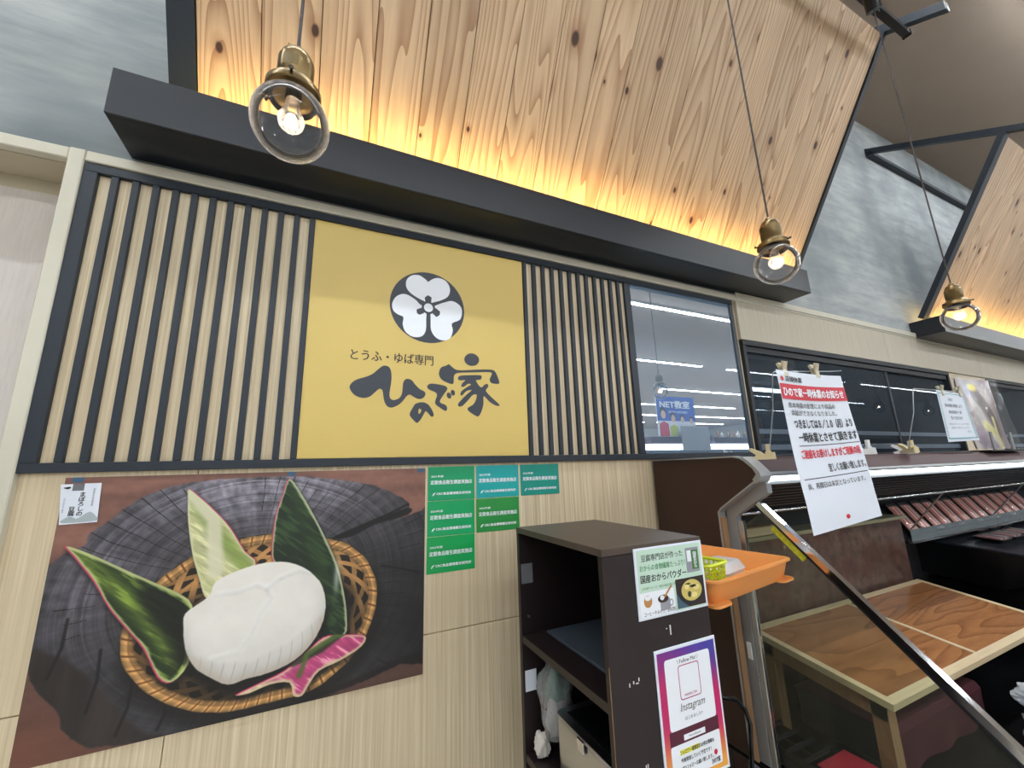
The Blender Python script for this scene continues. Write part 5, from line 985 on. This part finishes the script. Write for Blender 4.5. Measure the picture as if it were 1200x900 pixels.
def sheet(fr, nx, ny, th):
    V = []; F = []
    for s in (0, 1):
        f = fr(-th*s)
        for j in range(ny+1):
            for i in range(nx+1): V.append(f(i/nx, j/ny))
    n = (nx+1)*(ny+1)
    for j in range(ny):
        for i in range(nx): k = j*(nx+1)+i; F += [(k, k+1, k+nx+2, k+nx+1), (k+n, k+nx+1+n, k+nx+2+n, k+1+n)]
    rim_ = list(range(nx+1))+[(nx+1)*(j+1)+nx for j in range(ny)]+[ny*(nx+1)+i for i in range(nx-1, -1, -1)]+[(nx+1)*j for j in range(ny-1, 0, -1)]
    F += [(rim_[i], rim_[(i+1) % len(rim_)], rim_[(i+1) % len(rim_)]+n, rim_[i]+n) for i in range(len(rim_))]
    return B().add(V, F)
part(nt, 'sheet', sheet(NF, 14, 18, 0.0006), M['paper'], True)
n1 = NF(0.0022); n2 = NF(0.0034)
def grid_rect(fr, u0, v0, u1, v1, nx=12, ny=3):
    V = [fr(u0+(u1-u0)*i/nx, v0+(v1-v0)*j/ny) for j in range(ny+1) for i in range(nx+1)]
    return B().add(V, [(j*(nx+1)+i, j*(nx+1)+i+1, (j+1)*(nx+1)+i+1, (j+1)*(nx+1)+i) for j in range(ny) for i in range(nx)])
part(nt, 'red_mark', flat([ellipse(0.055, 0.055, 0.022, 0.016, 14)], n1, 0), M['red_print'])
tx(nt, '店頭休業', n1, 0.10, 0.035, 0.072, 0.24, M['ink_black'], 0.02)
part(nt, 'red_band', grid_rect(n1, 0.005, 0.088, 0.995, 0.188), M['red_print'])
tx(nt, 'ひので家一時休業のお知らせ', n2, 0.03, 0.108, 0.170, 0.92, M['white_print'], 0.035)
tx(nt, '熊本地震の影響により商品の', n1, 0.07, 0.207, 0.244, 0.70, M['ink_black'], 0.012)
tx(nt, '供給ができなくなりました。', n1, 0.09, 0.257, 0.293, 0.68, M['ink_black'], 0.012)
tx(nt, 'つきましては８／１０（月）より', n1, 0.10, 0.312, 0.377, 0.86, M['ink_black'], 0.03)
tx(nt, '一時休業とさせて頂きます', n1, 0.12, 0.400, 0.465, 0.86, M['ink_black'], 0.03)
part(nt, 'rule', grid_rect(n1, 0.10, 0.482, 0.985, 0.487, 12, 1), M['ink_black'])
tx(nt, 'ご迷惑をお掛けしますがご理解の程', n1, 0.10, 0.508, 0.566, 0.86, M['red_print'], 0.035)
tx(nt, '宜しくお願い致します。', n1, 0.43, 0.605, 0.660, 0.54, M['ink_black'], 0.02)
part(nt, 'rule', grid_rect(n1, 0.05, 0.685, 0.965, 0.690, 12, 1), M['ink_black'])
tx(nt, '尚、再開日は未定となっています。', n1, 0.08, 0.713, 0.750, 0.82, M['ink_black'], 0.012)
part(nt, 'red_mark', flat([ellipse(0.50, 0.945, 0.028, 0.014, 14)], n1, 0), M['red_print'])
paper_clip(1.665, -0.630, 1.915, 'left milky plastic clip on the top edge of the closure notice')
paper_clip(1.885, -0.630, 1.925, 'right milky plastic clip on the top edge of the closure notice')
# second, small notice
clip_base(2.86, -0.50, 1.574, 'cream clamp leaning on the maroon canopy right of the closure notice', 0.95, -0.5)
clip_base(2.62, -0.40, 1.5725, 'pale clamp lying on the canopy top near the dark window', 1.1, 0.8, 'white_plastic')
clip_base(3.02, -0.42, 1.5725, 'pale clamp on the canopy top that holds the small notice wire', 1.0, 0.2, 'white_plastic')
w2 = thing('sign_wire', 'thin wire stand holding the small notice right of the closure notice', 'wire stand', (3.02, -0.45, 1.62))
part(w2, 'wire', B().tube([(3.02, -0.45, 1.635), (3.05, -0.49, 1.80), (3.08, -0.50, 1.935), (3.10, -0.50, 1.942), (3.76, -0.50, 1.955)], 0.0024, 8), M['steel'], True)
sn = thing('small_notice', 'small white notice with teal dashed border and grey lettering above the case', 'notice', (3.54, -0.50, 1.63))
D4 = (np.array([3.335, -0.512, 1.945]), np.array([3.70, -0.512, 1.940]), np.array([3.325, -0.512, 1.632]), np.array([3.765, -0.512, 1.643]))
def SF(off):
    def f(u, v):
        p = (D4[0]*(1-u)+D4[1]*u)*(1-v)+(D4[2]*(1-u)+D4[3]*u)*v; return (float(p[0]), float(p[1]-off+0.006*math.sin(3*u)), float(p[2]))
    return f
part(sn, 'sheet', sheet(SF, 8, 8, 0.0006), M['paper'], True); m1 = SF(0.0018); teal = mat('teal_dash_print', srgb(110, 168, 176), 0.5); gry = mat('grey_print', srgb(110, 116, 130), 0.5)
for k in range(22): part(sn, 'border_dash', flat([rect(0.02, 0.03+0.042*k, 0.07, 0.05+0.042*k)], m1, 0), teal); part(sn, 'border_dash', flat([rect(0.93, 0.03+0.042*k, 0.98, 0.05+0.042*k)], m1, 0), teal)
part(sn, 'border_line', flat([rect(0.03, 0.93, 0.97, 0.95)], m1, 0), teal); part(sn, 'border_line', flat([rect(0.03, 0.04, 0.97, 0.055)], m1, 0), teal)
tx(sn, 'お詫び', m1, 0.38, 0.13, 0.19, 0.16, gry, 0.02); tx(sn, '熊本地震の影響により', m1, 0.20, 0.25, 0.32, 0.60, gry, 0.02); tx(sn, '商品供給が一部', m1, 0.28, 0.38, 0.45, 0.44, gry, 0.02); tx(sn, '滞っております', m1, 0.30, 0.50, 0.57, 0.40, gry, 0.02)
tx(sn, 'ご迷惑をおかけいたしますが何卒', m1, 0.16, 0.64, 0.675, 0.68, gry, 0.0); tx(sn, 'ご理解のほどお願い申し上げます', m1, 0.20, 0.715, 0.75, 0.62, gry, 0.0); tx(sn, '店主', m1, 0.72, 0.79, 0.825, 0.12, gry, 0.0)
paper_clip(3.42, -0.505, 1.948, 'left clip on the top edge of the small notice'); paper_clip(3.66, -0.505, 1.952, 'right clip on the top edge of the small notice')
# bagged flower print on its stand
fp = thing('bagged_print', 'tall purple and yellow print in a creased clear bag beside the small notice', 'print', (4.12, -0.45, 1.585))
def FF(off): return lambda u, v: (3.84+0.50*u+0.09*v*u, -0.450-off+0.012*math.sin(5*u+3*v)-0.02*v, 2.075-0.485*v)
part(fp, 'backing_sheet', sheet(lambda o: FF(o-0.006), 30, 30, 0.0008), M['white_plastic'], True)
def paint_fl(X, Y):
    u = X/X.max(); v = Y/Y.max(); n = vnoise(u, v, 5, 5, 4, 31); n2 = vnoise(u, v, 14, 14, 3, 32)
    c = np.ones(X.shape+(3,))*np.array([172, 158, 152.]); c = over(c, (146, 122, 138), sstep(0.45, 0.6, n)); d, _ = pdist(u, v, [(0.22, 0.0), (0.35, 0.35), (0.42, 0.75), (0.7, 1.0)]); c = over(c, (206, 200, 196), sstep(0.09, 0.04, d)*0.8)
    d, _ = pdist(u, v, [(0.5, 0.25), (0.62, 0.5), (0.75, 0.75)]); c = over(c, (74, 48, 52), sstep(0.15, 0.07, d)*0.9)
    d, _ = pdist(u, v, [(0.40, 0.68), (0.62, 0.80), (0.72, 0.98)]); c = over(c, (222, 212, 140), sstep(0.09, 0.05, d)); d, _ = pdist(u, v, [(0.66, 0.58), (0.64, 0.8)]); c = over(c, (222, 212, 140), sstep(0.05, 0.03, d))
    d, _ = pdist(u, v, [(0.42, 0.12), (0.50, 0.12)]); c = over(c, (236, 220, 70), sstep(0.06, 0.045, d)); d, _ = pdist(u, v, [(0.30, 0.12), (0.30, 0.2)]); c = over(c, (186, 196, 226), sstep(0.09, 0.05, d)*0.8)
    d, _ = pdist(u, v, [(0.85, 0.05), (0.95, 0.5), (0.9, 1.0)]); c = over(c, (128, 104, 112), sstep(0.14, 0.05, d)*0.7); return c*(0.85+0.3*n2)[..., None]
colour_grid(fp, 'flower_print', 0, 1, 0, 1, 0, 60, 60, paint_fl, M['card_print'], 1, 1, FF(0.0015))
part(fp, 'clear_bag', grid_rect(lambda u, v: (3.81+0.60*u+0.09*v*u, -0.478-0.02*v+0.003*math.sin(17*u+9*v)*math.cos(9*v), 2.09-0.505*v), 0, 0, 1, 1, 40, 30), M['bagfilm'], True)
part(fp, 'foot', B().box(3.84, 4.42, -0.53, -0.43, 1.5725, 1.5815, 0.001), M['blackmatte'])
for x in (4.0, 4.32): part(fp, 'clear_post', B().tube([(x, -0.50, 1.5815), (x, -0.50, 1.70)], 0.008, 10), M['greymetal'], True)

# ================================================================= ACROSS THE AISLE (seen in the mirror panel)
oc = thing('display_case', 'display case across the aisle, seen only in the mirror panel', 'display case', (9.0, -4.2, 0.0))
part(oc, 'canopy', B().box(5.2, 14.0, -4.5, -3.8, 1.93, 2.05, 0.01), M['brownfascia']); part(oc, 'lamp', B().box(5.1, 14.0, -3.9, -3.85, 1.82, 1.92), M['caselight'])
part(oc, 'louvre', B().box(5.1, 14.0, -3.95, -3.91, 1.70, 1.815), M['black_satin']); part(oc, 'back', B().box(5.0, 14.0, -4.5, -4.45, 0.0, 1.925), M['blackmatte']); part(oc, 'body', B().box(5.0, 14.0, -4.44, -3.3, 0.0, 0.7), M['brownboard'])
bp_ = thing('blue_poster', 'blue poster with four people, standing across the aisle, seen in the mirror panel', 'poster', (5.95, -3.82, 2.06))
def BF(y): return lambda u, v: (6.38-0.95*u, y, 2.80-0.74*v)
part(bp_, 'board', B().box(5.43, 6.38, -3.86, -3.8405, 2.06, 2.80, 0.002), M['paper'])
bl = mat('blue_poster_print', srgb(40, 84, 190), 0.5); skin = mat('skin_print', srgb(226, 186, 164), 0.5); hair = mat('hair_print', srgb(40, 30, 34), 0.5)
part(bp_, 'blue_field', flat([rect(0.0, 0.0, 1.0, 0.62)], BF(-3.8395), 0), bl)
BR = lambda y: (lambda u, v: (5.43+0.95*u, y, 2.80-0.74*v))
tx(bp_, 'NET教室', BR(-3.8385), 0.08, 0.10, 0.30, 0.80, M['white_print'], 0.03); tx(bp_, 'はじめての方も安心', BR(-3.8385), 0.30, 0.36, 0.42, 0.5, M['white_print'], 0.02)
for u, v, s, cl in ((0.85, 0.42, 1.25, 'red_print'), (0.60, 0.52, 1.1, 'lime'), (0.36, 0.55, 0.95, 'white_print'), (0.12, 0.58, 0.85, 'red_cloth')):
    part(bp_, 'shirt_print', flat([[(u-0.10*s, 1.0), (u-0.09*s, v+0.22*s), (u, v+0.17*s), (u+0.09*s, v+0.22*s), (u+0.10*s, 1.0)]], BF(-3.8385), 0), M[cl])
    part(bp_, 'hair_print', flat([ellipse(u, v-0.01, 0.065*s, 0.105*s, 18)], BF(-3.8380), 0), hair); part(bp_, 'face_print', flat([ellipse(u, v+0.035*s, 0.050*s, 0.085*s, 18)], BF(-3.8375), 0), skin)
gs = thing('grey_notice', 'grey backed paper on a wire stand across the aisle, seen in the mirror panel', 'notice', (6.22, -3.74, 1.80))
part(gs, 'sheet', B().box(5.86, 6.58, -3.742, -3.740, 1.80, 2.24), mat('paper_back', srgb(150, 154, 158), 0.6)); part(gs, 'wire', B().tube([(6.7, -3.75, 1.93), (6.62, -3.75, 2.26), (5.84, -3.75, 2.26)], 0.004, 6), M['steel'], True)
for k in range(14):
    x = 6.9+0.16*k+0.03*math.sin(k*2.1); h = 0.10+0.05*abs(math.sin(k*1.7))
    solo('bottle', B().lathe([(0.03, 0), (0.032, 0.01), (0.032, h*0.6), (0.012, h*0.8), (0.012, h), (0.004, h+0.002)], (x, -3.95, 2.0505), 12), [M['brass'], M['leg_wood'], M['white_plastic']][k % 3], 'small bottle on the canopy across the aisle, %s of the row seen in the mirror' % ORD[k], 'bottle', 'bottles on the far canopy', True)
# gondola shelving far behind
for k, (x, y) in enumerate(((3.0, -8.0), (9.0, -8.0), (15.0, -9.0), (9.0, -13.0), (16.0, -14.0))):
    g = thing('shelf_unit', 'low store shelf unit far behind the camera, %s counting away from the mirror' % ORD[k], 'shelf', (x, y, 0), group='far shelf units')
    part(g, 'back', B().box(x, x+4.5, y-0.02, y+0.02, 0.0, 1.75), M['leg_wood'])
    for z in (0.2, 0.7, 1.2, 1.7): part(g, 'shelf', B().box(x, x+4.5, y+0.021, y+0.4, z-0.02, z), M['white_plastic'])
    for j in range(12): part(g, 'carton', B().box(x+0.1+0.36*j, x+0.38+0.36*j, y+0.05, y+0.35, 1.201, 1.201+0.2+0.1*((j*7) % 3)), [M['red_print'], M['lime'], M['white_plastic'], M['orange'], M['price_rail']][(j+k) % 5])
